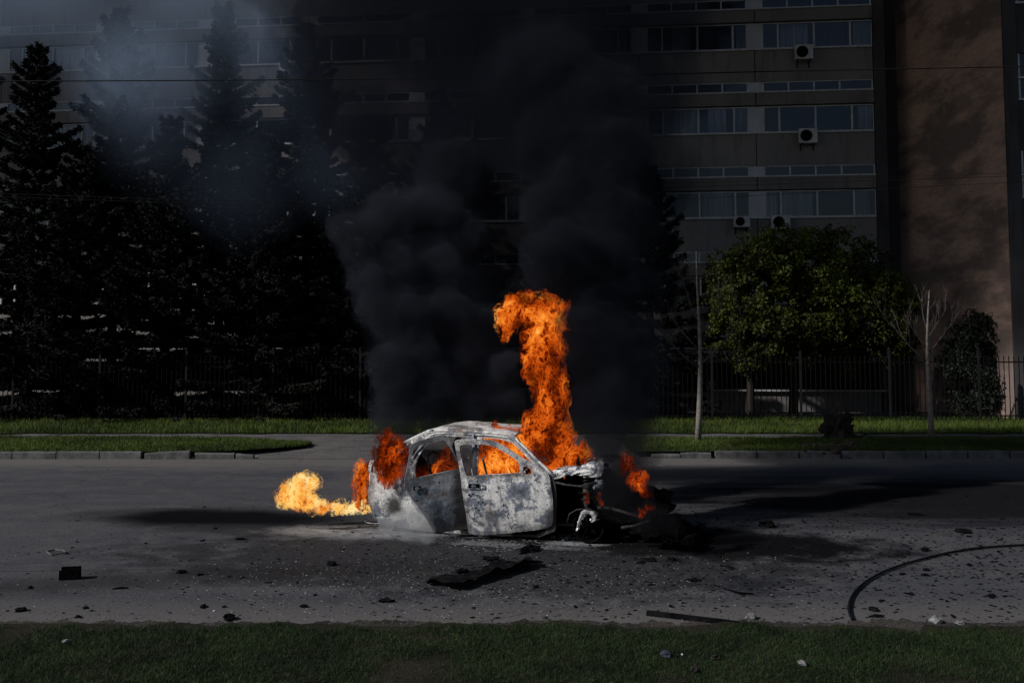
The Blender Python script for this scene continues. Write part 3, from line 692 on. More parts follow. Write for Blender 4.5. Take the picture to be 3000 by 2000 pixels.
bare(2047, 1292, 735, 'slim bare young tree with pale trunk just right of the smoke', 31, [(.38, -1.3, 2.0), (.40, 1.0, 1.9), (.47, -1.0, 1.8), (.5, .6, 1.6), (.62, -.5, 1.3)])
bare(2723, 1276, 850, 'slim bare young tree leaning before the brick wall', 33, [(.50, -1.0, 1.5), (.56, .8, 1.2), (.60, -.7, 1.1), (.66, .5, 1.0), (.72, -.3, .9)])
# ------------------------------------------------------------ overhead wires
def wire(pts, Y, rad, label, name='overhead_wire'):
    P = [at(u, v, Y) for u, v in pts]; Q = []
    n = 40
    for i in range(n + 1):
        t = i / n * (len(P) - 1); k = min(len(P) - 2, int(t)); f = t - k
        p0 = P[max(0, k - 1)]; p1 = P[k]; p2 = P[k + 1]; p3 = P[min(len(P) - 1, k + 2)]
        Q.append(.5 * ((2 * p1) + (p2 - p0) * f + (2 * p0 - 5 * p1 + 4 * p2 - p3) * f * f + (3 * p1 - p0 - 3 * p2 + p3) * f ** 3))
    mb = MB(); mb.tube(Q, rad, 6); mb.build(name, M['wire'], None, True, label=label, cat='wire', group='overhead wires')
wire([(-200, 239), (600, 236), (1500, 228), (2300, 209), (3200, 192)], 19, .011, 'single thick overhead wire crossing the whole upper picture')
wire([(-200, 560), (900, 590), (1900, 552), (2600, 528), (3200, 508)], 24, .006, 'upper wire of the lower set crossing the brick wall')
wire([(-200, 570), (1000, 605), (1960, 584), (2600, 552), (3200, 524)], 24.5, .006, 'lower wire of the set crossing the fourth window row')
wire([(1700, 545), (2600, 519), (3200, 500)], 25, .005, 'thinnest wire above the lower set at the right')

# ------------------------------------------------------------ the burning car
def tumf(z): return (z - .86) * .40 if z > .86 else ((.38 - z) * .16 if z < .38 else 0.0)
CP = ground(1720, 1592); YAW = 17
CAR = Sheet((CP.x, CP.y), R(YAW), tumf)
car = empty('burnt_car', CAR.p(-1.2, 0, .8), label='burning burnt out hatchback stripped to ash grey metal with its doors hanging open', cat='car')
def inside(P, poly):
    x, y = P; c = False; n = len(poly)
    for i in range(n):
        x1, y1 = poly[i]; x2, y2 = poly[i - 1]
        if (y1 > y) != (y2 > y) and x < (x2 - x1) * (y - y1) / (y2 - y1) + x1: c = not c
    return c
def resample(poly, s):
    out = []
    for i in range(len(poly)):
        a = poly[i]; b = poly[(i + 1) % len(poly)]; L = math.hypot(b[0] - a[0], b[1] - a[1]); n = max(1, int(round(L / s)))
        for k in range(n): out.append((a[0] + (b[0] - a[0]) * k / n, a[1] + (b[1] - a[1]) * k / n))
    return out
def chaikin(poly, it=1):
    for _ in range(it):
        q = []
        for i in range(len(poly)):
            a = poly[i]; b = poly[(i + 1) % len(poly)]
            q += [(a[0] * .8 + b[0] * .2, a[1] * .8 + b[1] * .2), (a[0] * .2 + b[0] * .8, a[1] * .2 + b[1] * .8)]
        poly = q
    return poly
def panel(name, sh, outer, holes, mat, parent, th=.03, s=.035, dent=.012, soot=None, crease=None, off=0.0, px=True, seed=1, **kw):
    cv = (lambda P: [sh.un(u, v, off) for u, v in P]) if px else (lambda P: P)
    outer = resample(chaikin(cv(outer)), s); hs = [resample(chaikin(cv(h)), s) for h in holes]
    V = list(outer); E = [(i, (i + 1) % len(outer)) for i in range(len(outer))]
    for h in hs:
        b = len(V); V += h; E += [(b + i, b + (i + 1) % len(h)) for i in range(len(h))]
    nb = len(V); x0 = min(p[0] for p in outer); x1 = max(p[0] for p in outer); y0 = min(p[1] for p in outer); y1 = max(p[1] for p in outer)
    B = np.array(V); r = random.Random(seed)
    for i in range(int((x1 - x0) / s) + 1):
        for j in range(int((y1 - y0) / s) + 1):
            q = (x0 + (i + .5 * (j % 2)) * s + r.uniform(-.1, .1) * s, y0 + j * s + r.uniform(-.1, .1) * s)
            if inside(q, outer) and not any(inside(q, h) for h in hs) and np.min(np.hypot(B[:, 0] - q[0], B[:, 1] - q[1])) > .55 * s: V.append(q)
    res = delaunay_2d_cdt([Vector(p) for p in V], E, [], 0, 1e-5); vv = [tuple(p) for p in res[0]]; ff = []
    for f in res[2]:
        if len(f) < 3: continue
        c = (sum(vv[i][0] for i in f) / len(f), sum(vv[i][1] for i in f) / len(f))
        if inside(c, outer) and not any(inside(c, h) for h in hs): ff.append(list(f))
    P = []; Q = []; so = []; rim = []; BA = np.array([vv[i] for i in range(nb)])
    for (a, z) in vv:
        rim.append(float(np.min(np.hypot(BA[:, 0] - a, BA[:, 1] - z))))
        n_ = dent * (mn.noise(Vector((a * 2.6, z * 2.6, seed * 5.1))) + .45 * mn.noise(Vector((a * 8, z * 8, seed)))) + .0022 * mn.noise(Vector((a * 30, z * 30, seed)))
        if crease: n_ += crease(a, z)
        P.append(sh.p(a, z, off + n_)); Q.append(sh.p(a, z, off + n_ + th)); so.append(soot(a, z) if soot else 0.0)
    N = len(P); Fc = []; cnt = {}
    for f in ff:
        Fc.append(f); Fc.append([i + N for i in f[::-1]])
        for i in range(len(f)):
            e = (f[i], f[(i + 1) % len(f)]); cnt[e] = 1
    for (i, j) in list(cnt):
        if (j, i) not in cnt: Fc.append([j, i, i + N, j + N])
    o = mesh(name, P + Q, Fc, mat, parent, False, attrs={'soot': so + so, 'rim': [q + .0 for q in rim + rim]}, **kw)
    bm = bmesh.new(); bm.from_mesh(o.data); bmesh.ops.recalc_face_normals(bm, faces=bm.faces); bm.to_mesh(o.data); bm.free()
    o.data.polygons.foreach_set('use_smooth', [True] * len(o.data.polygons))
    es = o.data.attributes.get('sharp_edge') or o.data.attributes.new('sharp_edge', 'BOOLEAN', 'EDGE')
    o.data.set_sharp_from_angle(angle=R(45))
    return o
UF = CAR.un(1618, 1450)[0]
def sg(x, a, b):
    t = max(0, min(1, (x - a) / (b - a))); return t * t * (3 - 2 * t)
sa, sz = CAR.un(1150, 1482); sa2, sz2 = CAR.un(1205, 1450)  # sa, sz: shaded hollow of the rear wheel arch, painted through the soot value
def body_soot_shade(a, z): return max(1.1 * sg(a, UF - .12, UF - .02) * sg(z, .95, .75), 1.1 * sg(a, UF - .9, UF - .3) * sg(z, .34, .22), .30 * sg(z, .3, .05), .95 * math.exp(-(((a - sa - .02) / .17) ** 2 + ((z - sz) / .17) ** 2)), .45 * math.exp(-(((a - sa2) / .14) ** 2 + ((z - sz2) / .06) ** 2)), .5 * sg(a, ra_, ra_ + .2) * sg(z, .5, .2))
ra_ = CAR.un(1190, 1500)[0]
BODY = [(1086, 1345), (1079, 1362), (1078, 1381), (1084, 1387), (1083, 1409), (1077, 1444), (1081, 1475), (1089, 1500), (1096, 1522), (1118, 1536),
        (1180, 1546), (1258, 1556), (1400, 1567), (1625, 1574),
        (1632, 1480), (1628, 1420), (1616, 1389), (1570, 1345), (1530, 1303), (1507, 1279), (1480, 1271), (1440, 1268), (1387, 1265), (1320, 1262), (1280, 1260), (1250, 1266),
        (1215, 1281), (1172, 1303), (1174, 1312), (1203, 1300), (1240, 1286), (1252, 1287), (1230, 1304), (1204, 1345), (1150, 1350)]
REAR_OPEN = [(1216, 1362), (1222, 1342), (1246, 1305), (1268, 1283), (1285, 1276), (1383, 1280), (1384, 1400), (1386, 1556), (1275, 1552), (1264, 1500), (1246, 1458), (1220, 1420)]
FRONT_OPEN = [(1402, 1281), (1455, 1284), (1488, 1292), (1506, 1300), (1560, 1356), (1600, 1396), (1606, 1470), (1610, 1568), (1404, 1560), (1401, 1400)]
ARCH = [(1127, 1482), (1134, 1466), (1150, 1456), (1165, 1460), (1175, 1474), (1178, 1492), (1168, 1510), (1148, 1518), (1132, 1506)]
panel('body_side', CAR, BODY, [REAR_OPEN, FRONT_OPEN], M['burnt'], car, th=.035, s=.04, dent=.018, soot=body_soot_shade, seed=3)
# the far side of the shell
def far(P): return [CAR.un(u, v) for u, v in P]
CARF = Sheet(tuple((CAR.O + CAR.iw * 1.62).xy), R(YAW), lambda z: -tumf(z))
panel('far_side', CARF, far(BODY), [far(REAR_OPEN), far(FRONT_OPEN)], M['burntdark'], car, th=.03, s=.08, dent=.03, px=False, seed=4)
# roof: crowned sheet between the two rails
rail = [CAR.un(u, v) for u, v in [(1250, 1266), (1265, 1262), (1280, 1260), (1320, 1261), (1387, 1264), (1440, 1267), (1480, 1270), (1508, 1279)]]
def lerp_rail(t):
    a = rail[0][0] + (rail[-1][0] - rail[0][0]) * t
    for i in range(len(rail) - 1):
        if rail[i][0] <= a <= rail[i + 1][0] + 1e-6:
            f = (a - rail[i][0]) / (rail[i + 1][0] - rail[i][0]); return a, rail[i][1] * (1 - f) + rail[i + 1][1] * f
    return a, rail[-1][1]
V = []; so = []; nu, nt = 60, 44
for i in range(nu + 1):
    a, z = lerp_rail(i / nu); t0 = tumf(z)
    for j in range(nt + 1):
        s_ = j / nt; tt = (1.62 - 2 * t0) * s_; cr = .075 * (1 - (2 * s_ - 1) ** 2) ** .8 * (.55 + .45 * math.sin(math.pi * min(1, i / nu * 1.1)))
        bn = .012 * mn.noise(Vector((a * 3, tt * 3, 1))) + .006 * mn.noise(Vector((a * 9, tt * 9, 2)))
        q = CAR.O + CAR.fw * (a + .05 * (2 * s_ - 1) ** 2 * (1 if i > nu / 2 else -1) * 0) + CAR.iw * (t0 + tt); V.append((q.x, q.y, z + .004 + cr + bn)); so.append(.42 + .35 * mn.noise(Vector((a * 2, tt * 2, 7))) - .3 * (s_ < .12))
Fc = [(i * (nt + 1) + j, (i + 1) * (nt + 1) + j, (i + 1) * (nt + 1) + j + 1, i * (nt + 1) + j + 1) for i in range(nu) for j in range(nt)]
o = mesh('roof', V, Fc, None, car, True, mats=[M['burntroof'], M['black']], attrs={'soot': so}); md = o.modifiers.new('thickness', 'SOLIDIFY'); md.thickness = .02; md.offset = -1; md.material_offset = 1
# rear end of the roof: the hatch frame, a curved strip, and drip rails
mb = MB(); rp = [CAR.un(u, v) for u, v in [(1170, 1306), (1195, 1292), (1225, 1277), (1252, 1265)]]
V = []; Fc = []
for i, (a, z) in enumerate(rp):
    t0 = tumf(z)
    for tt in (0, .06, .10): V.append(CAR.O + CAR.fw * a + CAR.iw * (t0 + tt) + Vector((0, 0, z + .012 + (.02 if tt else 0))))
    for tt in (.10, 0): V.append(CAR.O + CAR.fw * a + CAR.iw * (t0 + tt) + Vector((0, 0, z - .03)))
for i in range(3):
    for j in range(5): Fc.append((i * 5 + j, (i + 1) * 5 + j, (i + 1) * 5 + (j + 1) % 5, i * 5 + (j + 1) % 5))
Fc += [(0, 1, 2, 3, 4), (19, 18, 17, 16, 15)]
mesh('hatch_frame', V, Fc, M['burnt'], car, False)
def rod(name, sh, pts, r_, mat, parent, off=-.01, n=7, **kw):
    mb = MB(); P = []
    for u, v in pts:
        a, z = sh.un(u, v, off); P.append(sh.p(a, z, off))
    mb.tube(P, r_, n); return mb.build(name, mat, parent, True, **kw)
rod('drip_rail', CAR, [(1246, 1286), (1260, 1276), (1280, 1269), (1330, 1269), (1387, 1273), (1440, 1275), (1480, 1280), (1504, 1286)], .011, M['burnt'], car, -.012)
rod('windscreen_pillar', CAR, [(1500, 1276), (1530, 1303), (1568, 1343), (1600, 1372), (1622, 1394)], .020, M['burnt'], car, .02)
rod('windscreen_pillar', CAR, [(1497, 1279), (1526, 1309), (1563, 1349), (1596, 1380)], .012, M['burntblue'], car, -.022)
rod('quarter_pillar', CAR, [(1208, 1343), (1222, 1322), (1243, 1300), (1262, 1280)], .016, M['burnt'], car, -.008)
rod('centre_pillar', CAR, [(1388, 1270), (1390, 1330), (1388, 1392)], [.03, .026, .03], M['burnt'], car, -.004)
mb = MB(); a, z = CAR.un(1262, 1266); lumpy(mb, CAR.p(a, z + .01, .0), .045, 3, 2, amp=.5, sc=(1.2, .7, .7)); mb.build('hatch_hinge', M['burnt'], car)
# floor pan, bulkhead, inner sills, seat frames
mb = MB(); mb.sbox(CAR, -3.0, .1, .18, .21, .12, 1.5); 
V = []; 
mb.build('floor_pan', M['burntdark'], car)
mb = MB(); mb.sbox(CAR, UF - .02, UF + .03, .2, .88, .12, 1.5); mb.build('bulkhead', M['black'], car)
a = CAR.un(1400, 1500)[0]
for j, (ua, t0) in enumerate([(-.05, .30), (-.05, 1.0), (-.85, .30), (-.85, .9)]):
    mb = MB(); A = a + .18 + ua; w_ = .42
    fr = [CAR.O + CAR.fw * (A + .0) + CAR.iw * t0 + Vector((0, 0, .38)), CAR.O + CAR.fw * (A - .16) + CAR.iw * t0 + Vector((0, 0, .98)), CAR.O + CAR.fw * (A - .17) + CAR.iw * (t0 + w_ * .5) + Vector((0, 0, 1.04)), CAR.O + CAR.fw * (A - .16) + CAR.iw * (t0 + w_) + Vector((0, 0, .98)), CAR.O + CAR.fw * A + CAR.iw * (t0 + w_) + Vector((0, 0, .38))]
    mb.tube(fr, .016, 6)
    for q in range(5): z = .48 + q * .1; mb.tube([fr[0].lerp(fr[1], .15 + q * .17), fr[4].lerp(fr[3], .15 + q * .17)], .006, 5)
    for t_ in (0, w_): mb.tube([CAR.O + CAR.fw * A + CAR.iw * (t0 + t_) + Vector((0, 0, .38)), CAR.O + CAR.fw * (A + .45) + CAR.iw * (t0 + t_) + Vector((0, 0, .42))], .014, 6)
    mb.build('seat_frame', M['burntblue'] if j == 0 else M['burntdark'], car)
mb = MB(); a_, z_ = CAR.un(1374, 1372, .25); lumpy(mb, CAR.p(a_, z_, .25), .07, 5, 2, amp=.6, sc=(.9, .8, 1.5)); mb.build('head_restraint', M['burnt'], car)

# doors: each hangs open on its own plane
def doorsheet(pxh, pyh, ang, off=-.02):
    a, z = CAR.un(pxh, pyh); H = CAR.O + CAR.fw * a + CAR.iw * off
    s = Sheet((H.x, H.y), R(YAW + ang), lambda z: tumf(z) * .9); s.fw = Vector((math.cos(R(YAW - ang)), -math.sin(R(YAW - ang)), 0)); s.iw = Vector((math.sin(R(YAW - ang)), math.cos(R(YAW - ang)), 0)); return s
FD = doorsheet(1618, 1450, 9, -.03); RD = doorsheet(1392, 1450, 26, -.045)
FDO = [(1331, 1293), (1336, 1289), (1360, 1287), (1389, 1287), (1428, 1288), (1450, 1293), (1484, 1311), (1522, 1337), (1550, 1352), (1580, 1368), (1604, 1384), (1609, 1395), (1613, 1417), (1619, 1455), (1621, 1493), (1620, 1529), (1614, 1541),
       (1590, 1549), (1535, 1556), (1480, 1561), (1433, 1565), (1395, 1567), (1372, 1562), (1370, 1545), (1366, 1506), (1356, 1442), (1348, 1379), (1338, 1333)]
FDH = [(1345, 1302), (1382, 1301), (1425, 1302), (1450, 1309), (1484, 1328), (1517, 1350), (1520, 1362), (1524, 1385), (1484, 1387), (1430, 1390), (1387, 1393), (1367, 1395), (1361, 1378), (1356, 1363), (1348, 1327)]
MIR = [(1531, 1366), (1545, 1366), (1556, 1374), (1558, 1384), (1550, 1389), (1533, 1389)]
fz = FD.un(1480, 1430)[1]; fz2 = FD.un(1480, 1545)[1]
def fcrease(a, z):
    c = -.010 * math.exp(-((z - fz) / .012) ** 2) + .012 * math.exp(-((z - fz2) / .010) ** 2)
    return c - .02 * math.sin(max(0, min(1, (z - .15) / .75)) * math.pi)
a0, _ = FD.un(1366, 1500)
def fsoot(a, z):
    wa = sg(a, -.22, .02); lowz = sg(z, .42, .20)
    return max(.62 * wa * sg(z, .62, .35), .34 * lowz, .5 * sg(a, -.06, .03))
fd = panel('front_door', FD, FDO, [FDH, MIR], M['burnt'], car, th=.05, s=.028, dent=.014, soot=fsoot, crease=fcrease, seed=6, label='front side door hanging ajar with an arched empty window frame')
RDO = [(1201, 1305), (1212, 1298), (1244, 1287), (1280, 1277), (1297, 1273), (1306, 1275), (1314, 1284), (1328, 1318), (1345, 1352), (1356, 1380), (1372, 1420), (1384, 1470), (1388, 1548), (1340, 1552), (1296, 1560), (1268, 1556),
       (1262, 1542), (1244, 1511), (1213, 1470), (1195, 1442), (1188, 1422), (1184, 1409), (1190, 1385), (1195, 1360), (1199, 1330)]
RDH = [(1212, 1311), (1244, 1300), (1280, 1292), (1302, 1288), (1310, 1296), (1330, 1334), (1345, 1368), (1342, 1373), (1300, 1382), (1250, 1393), (1216, 1401), (1206, 1398), (1201, 1384), (1203, 1353)]
r0 = RD.un(1190, 1430)[0]; r1 = RD.un(1372, 1430)[0]
def rsoot(a, z): return max(.92 * sg(a, r0 + (r1 - r0) * .50, r1 - .05) , .62 * sg(z, .34, .14))
rz = RD.un(1280, 1428)[1]
def rcrease(a, z): return -.010 * math.exp(-((z - rz) / .012) ** 2) - .02 * math.sin(max(0, min(1, (z - .15) / .75)) * math.pi)
rd = panel('rear_door', RD, RDO, [RDH], M['burntblue'], car, th=.05, s=.03, dent=.016, soot=rsoot, crease=rcrease, seed=8, label='rear side door swung wide, sooted brown black along its hinge side')
def handle(sh, x0, x1, y0, y1, door, round_end):
    a0, z1 = sh.un(x0, y0, -.045); a1, z0 = sh.un(x1, y1, -.045); mb = MB(); zc = (z0 + z1) / 2
    P = [sh.p(a0, z0, -.045), sh.p(a1, z0, -.04), sh.p(a1, z1, -.04), sh.p(a0, z1, -.045)]
    mb.tube([P[0], P[1], P[1].lerp(P[2], .5) + (sh.fw * .02 if round_end else sh.fw * 0), P[2], P[3], P[0]], .006, 6, 1)
    mb.add([p + sh.iw * .006 for p in P], [(0, 1, 2, 3)], 0)
    lumpy(mb, (P[0] + P[2]) / 2 - sh.iw * .004, (z1 - z0) * .42, 4, 2, 1, .7, (1.4, .3, .7))
    if round_end: mb.tube([P[1] + sh.fw * .025 + Vector((0, 0, (z1 - z0) * .5 * (1 - math.cos(t)))) + sh.fw * .03 * math.sin(t) for t in (0, .6, 1.2, 1.8, 2.4, 3.14)], .008, 6, 1)
    mb.build('handle', [M['black'], M['burntblue']], door)
# handle > sub part of its door
handle(FD, 1372, 1405, 1416, 1431, fd, True); handle(RD, 1211, 1235, 1423, 1437, rd, False)
mb = MB()
for q in range(5):
    a_, z_ = FD.un(1538 + 4 * (q % 3), 1371 + 3.6 * q, -.02); lumpy(mb, FD.p(a_, z_, -.01 + .01 * q), .022, 30 + q, 2, q % 2, .8)
mb.build('mirror_mount', [M['black'], M['alloy']], fd)
mb = MB()
for (u, v) in [(1385, 1447), (1399, 1451), (1375, 1449), (1402, 1471), (1415, 1471), (1394, 1488), (1488, 1508)]:
    a_, z_ = FD.un(u, v, -.03); c = FD.p(a_, z_, -.0215 - .02 * math.sin(max(0, min(1, (z_ - .15) / .75)) * math.pi)); n = 10; r_ = .008 + .006 * random.random()
    mb.add([c + FD.fw * (r_ * 1.5 * math.cos(k * .628)) + Vector((0, 0, r_ * math.sin(k * .628))) for k in range(10)], [tuple(range(10))])
mb.build('bullet_hole', M['black'], fd)

# sill hanging below the doors
mb = MB(); mb.sbox(CAR, CAR.un(1262, 1550)[0], UF, .13, .26, .09, .2); mb.build('sill', M['burntblue'], car)
# wheels
def wheel(sh, a, z, t, r_, w_, mat, rimmat, parent, part=1.0):
    c = sh.O + sh.fw * a + sh.iw * t + Vector((0, 0, z)); mb = MB(); n = 28; V = []
    prof = [(-w_ / 2, r_), (w_ / 2, r_), (w_ / 2, r_ * .9), (w_ * .2, r_ * .82), (-w_ * .2, r_ * .82), (-w_ / 2, r_ * .9)]
    for k in range(n):
        th = 2 * math.pi * k / n
        for (o, rr_) in prof:
            rr_ = rr_ * (1 + .03 * mn.noise(Vector((k * .7, o * 20, a)))); V.append(c + sh.iw * o + sh.fw * (rr_ * math.cos(th)) + Vector((0, 0, rr_ * math.sin(th))))
    m_ = len(prof); mb.add(V, [(k * m_ + j, ((k + 1) % n) * m_ + j, ((k + 1) % n) * m_ + (j + 1) % m_, k * m_ + (j + 1) % m_) for k in range(n) for j in range(m_)])
    wh = mb.build('wheel', mat, parent, True)
    mb = MB(); mb.tube([c + sh.iw * .02, c + sh.iw * .07], r_ * .45, 14); mb.tube([c - sh.iw * .05, c + sh.iw * .03], r_ * .16, 10)
    for k in range(5):
        th = 2 * math.pi * k / 5 + .5; mb.tube([c - sh.iw * .035, c - sh.iw * .05 + (sh.fw * math.cos(th) + Vector((0, 0, math.sin(th)))) * r_ * .8], [.03, .018], 6)
    mb.build('hub', rimmat, wh, True); return c
wheel(CAR, 0.02, .21, .07, .205, .16, M['black'], M['black'], car)
ra = CAR.un(1186, 1500)[0]
wheel(CAR, ra - .02, .20, .16, .21, .16, M['black'], M['black'], car)
wheel(CAR, .02, .245, 1.52, .245, .16, M['black'], M['black'], car)
wheel(CAR, ra, .235, 1.45, .235, .16, M['black'], M['black'], car)
# rear end: tail panel and lamp housing stub
mb = MB()
ap, zp = CAR.un(1086, 1350); ab, zb = CAR.un(1090, 1510)
V = []; Fc = []; nn = 12
for i in range(nn + 1):
    z = zb + (zp - zb) * i / nn; aa = CAR.un(1083 + 8 * abs(i / nn - .5) + 70 * max(0, .26 - i / nn), 1510 - 160 * i / nn)[0]
    for j in range(9):
        t = .02 + 1.56 * j / 8; V.append(CAR.O + CAR.fw * (aa - .05 * math.sin(math.pi * j / 8) + .02 * mn.noise(Vector((z * 6, t * 6, 0)))) + CAR.iw * t + Vector((0, 0, z)))
Fc = [(i * 9 + j, i * 9 + j + 1, (i + 1) * 9 + j + 1, (i + 1) * 9 + j) for i in range(nn) for j in range(8)]
o = mesh('tail_panel', V, Fc, M['burnt'], car, True, attrs={'soot': [.1] * len(V)}); md = o.modifiers.new('thickness', 'SOLIDIFY'); md.thickness = .02
mb = MB(); a_, z_ = CAR.un(1082, 1368); lumpy(mb, CAR.p(a_ + .03, z_, .03), .065, 91, 3, 0, .5, (.7, .7, 1.3)); mb.build('tail_lamp_housing', M['burnt'], car)
# bonnet: crumpled sheet
def crumple(name, sh, a0, a1, t0, t1, zf, mat, parent, amp=.05, n=34, seed=0, soot=None, th=.015, tilt=0, **kw):
    V = []; so = []
    for i in range(n + 1):
        for j in range(n + 1):
            u, v = i / n, j / n; a = a0 + (a1 - a0) * u; t = t0 + (t1 - t0) * v
            e = amp * (mn.noise(Vector((a * 4, t * 4, seed))) + .6 * abs(mn.noise(Vector((a * 9, t * 7, seed + 3)))) + .3 * mn.noise(Vector((a * 22, t * 18, seed))))
            ed = .03 * mn.noise(Vector((u * 9, v * 9, seed + 5)))
            V.append(sh.O + sh.fw * (a + ed) + sh.iw * (t + ed) + Vector((0, 0, zf(u, v) + e))); so.append(soot(u, v) if soot else 0)
    Fc = [(i * (n + 1) + j, (i + 1) * (n + 1) + j, (i + 1) * (n + 1) + j + 1, i * (n + 1) + j + 1) for i in range(n) for j in range(n)]
    o = mesh(name, V, Fc, mat, parent, False, attrs={'soot': so}, **kw); md = o.modifiers.new('thickness', 'SOLIDIFY'); md.thickness = th; return o
b0 = CAR.un(1622, 1412, .04); b1 = CAR.un(1757, 1398, .04)
crumple('bonnet', CAR, b0[0] - .02, b1[0] + .02, .02, 1.45, lambda u, v: b0[1] + (b1[1] - b0[1]) * u + .04 + .05 * math.sin(u * 3.1) + .07 * min(v * 4, 1), M['burnt'], car, .07, seed=4, soot=lambda u, v: .18 + .25 * v + .35 * (u > .85))
a_, z_ = CAR.un(1728, 1388, .1)
mb = MB(); lumpy(mb, CAR.p(a_, z_, .12), .11, 41, 3, 0, .5, (1.5, 1.0, .45)); a_, z_ = CAR.un(1640, 1386, .1); lumpy(mb, CAR.p(a_, z_, .15), .09, 43, 3, 0, .6, (1.6, 1.0, .5)); mb.build('bonnet_fold', M['burnt'], car)
a_, z_ = CAR.un(1752, 1420, 0); mb = MB(); lumpy(mb, CAR.p(a_, z_, .05), .06, 44, 3, 0, .5, (1.1, .7, 1)); mb.build('strut_top', M['burntblue'], car)
# charred engine bay: inner wing, engine, suspension, collapsed front panel
def inner_soot(u, v): return 1.0
V = []
crumple('inner_wing', CAR, UF + .0, .95, .42, 1.0, lambda u, v: .52 - .15 * u + .18 * v, M['black'], car, .12, 24, 8)
mb = MB()
for i, (a_, t, z, r_, s3) in enumerate([(-.28, .55, .55, .28, (1, 1, 1.1)), (.05, .75, .5, .30, (1.2, 1, 1)), (.35, .6, .42, .24, (1.1, 1, .9)), (.55, .9, .38, .25, (1.2, 1, .8)), (.25, .35, .33, .13, (1, 1, 1)), (.62, .35, .26, .17, (1.4, 1, .8)), (.9, .5, .20, .16, (1.5, 1, .7))]):
    lumpy(mb, CAR.O + CAR.fw * a_ + CAR.iw * t + Vector((0, 0, z)), r_, 50 + i, 3, 0, .9, s3, 2.4)
mb.build('engine', M['black'], car)
def cpt(a, t, z): return CAR.O + CAR.fw * a + CAR.iw * t + Vector((0, 0, z))
mb = MB(); mb.tube([cpt(-.02, .12, .26), cpt(-.04, .16, .55), cpt(-.05, .2, .86)], [.035, .045, .05], 9)
for k in range(34): pass
coil = [cpt(-.04 + .065 * math.cos(k * .6), .17 + .065 * math.sin(k * .6), .48 + k * .0075) for k in range(44)]; mb.tube(coil, .008, 5)
mb.tube([cpt(-.02, .1, .24), cpt(.1, .5, .22), cpt(.3, .7, .25)], .025, 7); mb.build('suspension_strut', M['burntdark'], car, True)
P = lambda u, v, o: CAR.p(*CAR.un(u, v, o), o)
def tubes(name, lists, mat, rad):
    mb = MB()
    for L in lists: mb.tube([P(*q) for q in L], rad, 6)
    return mb.build(name, mat, car, True)
tubes('wing_edge', [[(1626, 1412, .02), (1660, 1420, .0), (1700, 1424, -.02), (1745, 1412, 0)]], M['burntdark'], .014)
tubes('wheel_arch_edge', [[(1662, 1530, -.05), (1668, 1505, -.05), (1690, 1492, -.05), (1725, 1490, -.05), (1752, 1502, -.05), (1758, 1520, -.05)]], M['burntdark'], .009)
tubes('bumper_bar', [[(1752, 1486, .2), (1790, 1488, .1), (1830, 1500, 0), (1870, 1512, -.1), (1905, 1518, -.1)], [(1820, 1545, -.2), (1860, 1540, -.2), (1905, 1524, -.2)]], M['burntdark'], .02)
tubes('wiring_loom', [[(1690, 1400, .3), (1700, 1450, .2), (1712, 1490, .1)], [(1740, 1410, .3), (1752, 1460, .2), (1770, 1500, .1)], [(1800, 1460, .4), (1790, 1500, .3), (1830, 1540, .1)]], M['black'], .012)
crumple('front_panel', CAR, .55, 1.15, -.05, 1.2, lambda u, v: .36 - .24 * u + .12 * math.sin(v * 4), M['black'], car, .16, 26, 12)
crumple('bumper', CAR, .75, 1.35, -.25, 1.0, lambda u, v: .16 - .06 * u, M['black'], car, .14, 24, 15)
# melted alloy at the front wheel
mb = MB()
rim = [P(u, v, -.10) for u, v in [(1690, 1548), (1696, 1532), (1701, 1516), (1707, 1502), (1716, 1499), (1728, 1501), (1738, 1504), (1745, 1511), (1743, 1522), (1734, 1529)]]
mb.tube(rim, [.010, .017, .022, .027, .032, .024, .034, .026, .020, .010], 7)
for i, (u, v, r_) in enumerate([(1694, 1544, .022), (1699, 1530, .024), (1707, 1512, .026), (1711, 1504, .03), (1740, 1512, .028), (1733, 1524, .018), (1690, 1552, .014)]): lumpy(mb, P(u, v, -.1), r_ * 1.15, 70 + i, 2, 0, .9, (.8, .4, 1.2), 2.2)
mb.build('melted_rim', M['alloy'], car)

# ------------------------------------------------------------ debris lying on the road
def puddle(px, py, r_, seed, label, n=14, name='melted_metal', mat='alloy', cat='melted metal', group=None, flat=.16, spread=1.0):
    c = ground(px, py); mb = MB(); r = random.Random(seed)
    for i in range(n):
        a = r.uniform(0, 6.28); d_ = r_ * math.sqrt(r.random()) * spread; s_ = r_ * r.uniform(.05, .22) if mat == 'alloy' else r.uniform(.004, .018)
        lumpy(mb, (c.x + math.cos(a) * d_ * 1.5, c.y + math.sin(a) * d_, s_ * flat), s_, seed * 9 + i, 1, 0, .8, (1.3, 1, flat * 1.6), 2)
    o = mb.build(name, M[mat], None, False, label=label, cat=cat, group=group)
    if mat != 'alloy': o['kind'] = 'stuff'
puddle(1668, 1572, .17, 3, 'pool of melted silvery metal below the front wheel', 30)
puddle(1685, 1589, .06, 5, 'small shiny blob of melted metal in front of the wheel', 9)
puddle(1325, 1549, .10, 7, 'light grey ash lumps on the ground between the two open doors', 60, 'ash_heap', 'white', 'ash', spread=.9)
puddle(1262, 1573, .22, 9, 'grey ash and crumbs under the rear door tip', 160, 'ash_heap', 'stone', 'ash')
puddle(1190, 1540, .34, 10, 'pale ash heap banked against the rear wheel arch', 300, 'ash_heap', 'stone', 'ash', None, .3)
puddle(1480, 1590, .35, 12, 'thin line of ash crumbs along the sill of the car', 260, 'ash_heap', 'stone', 'ash', None, .12, 1.6)
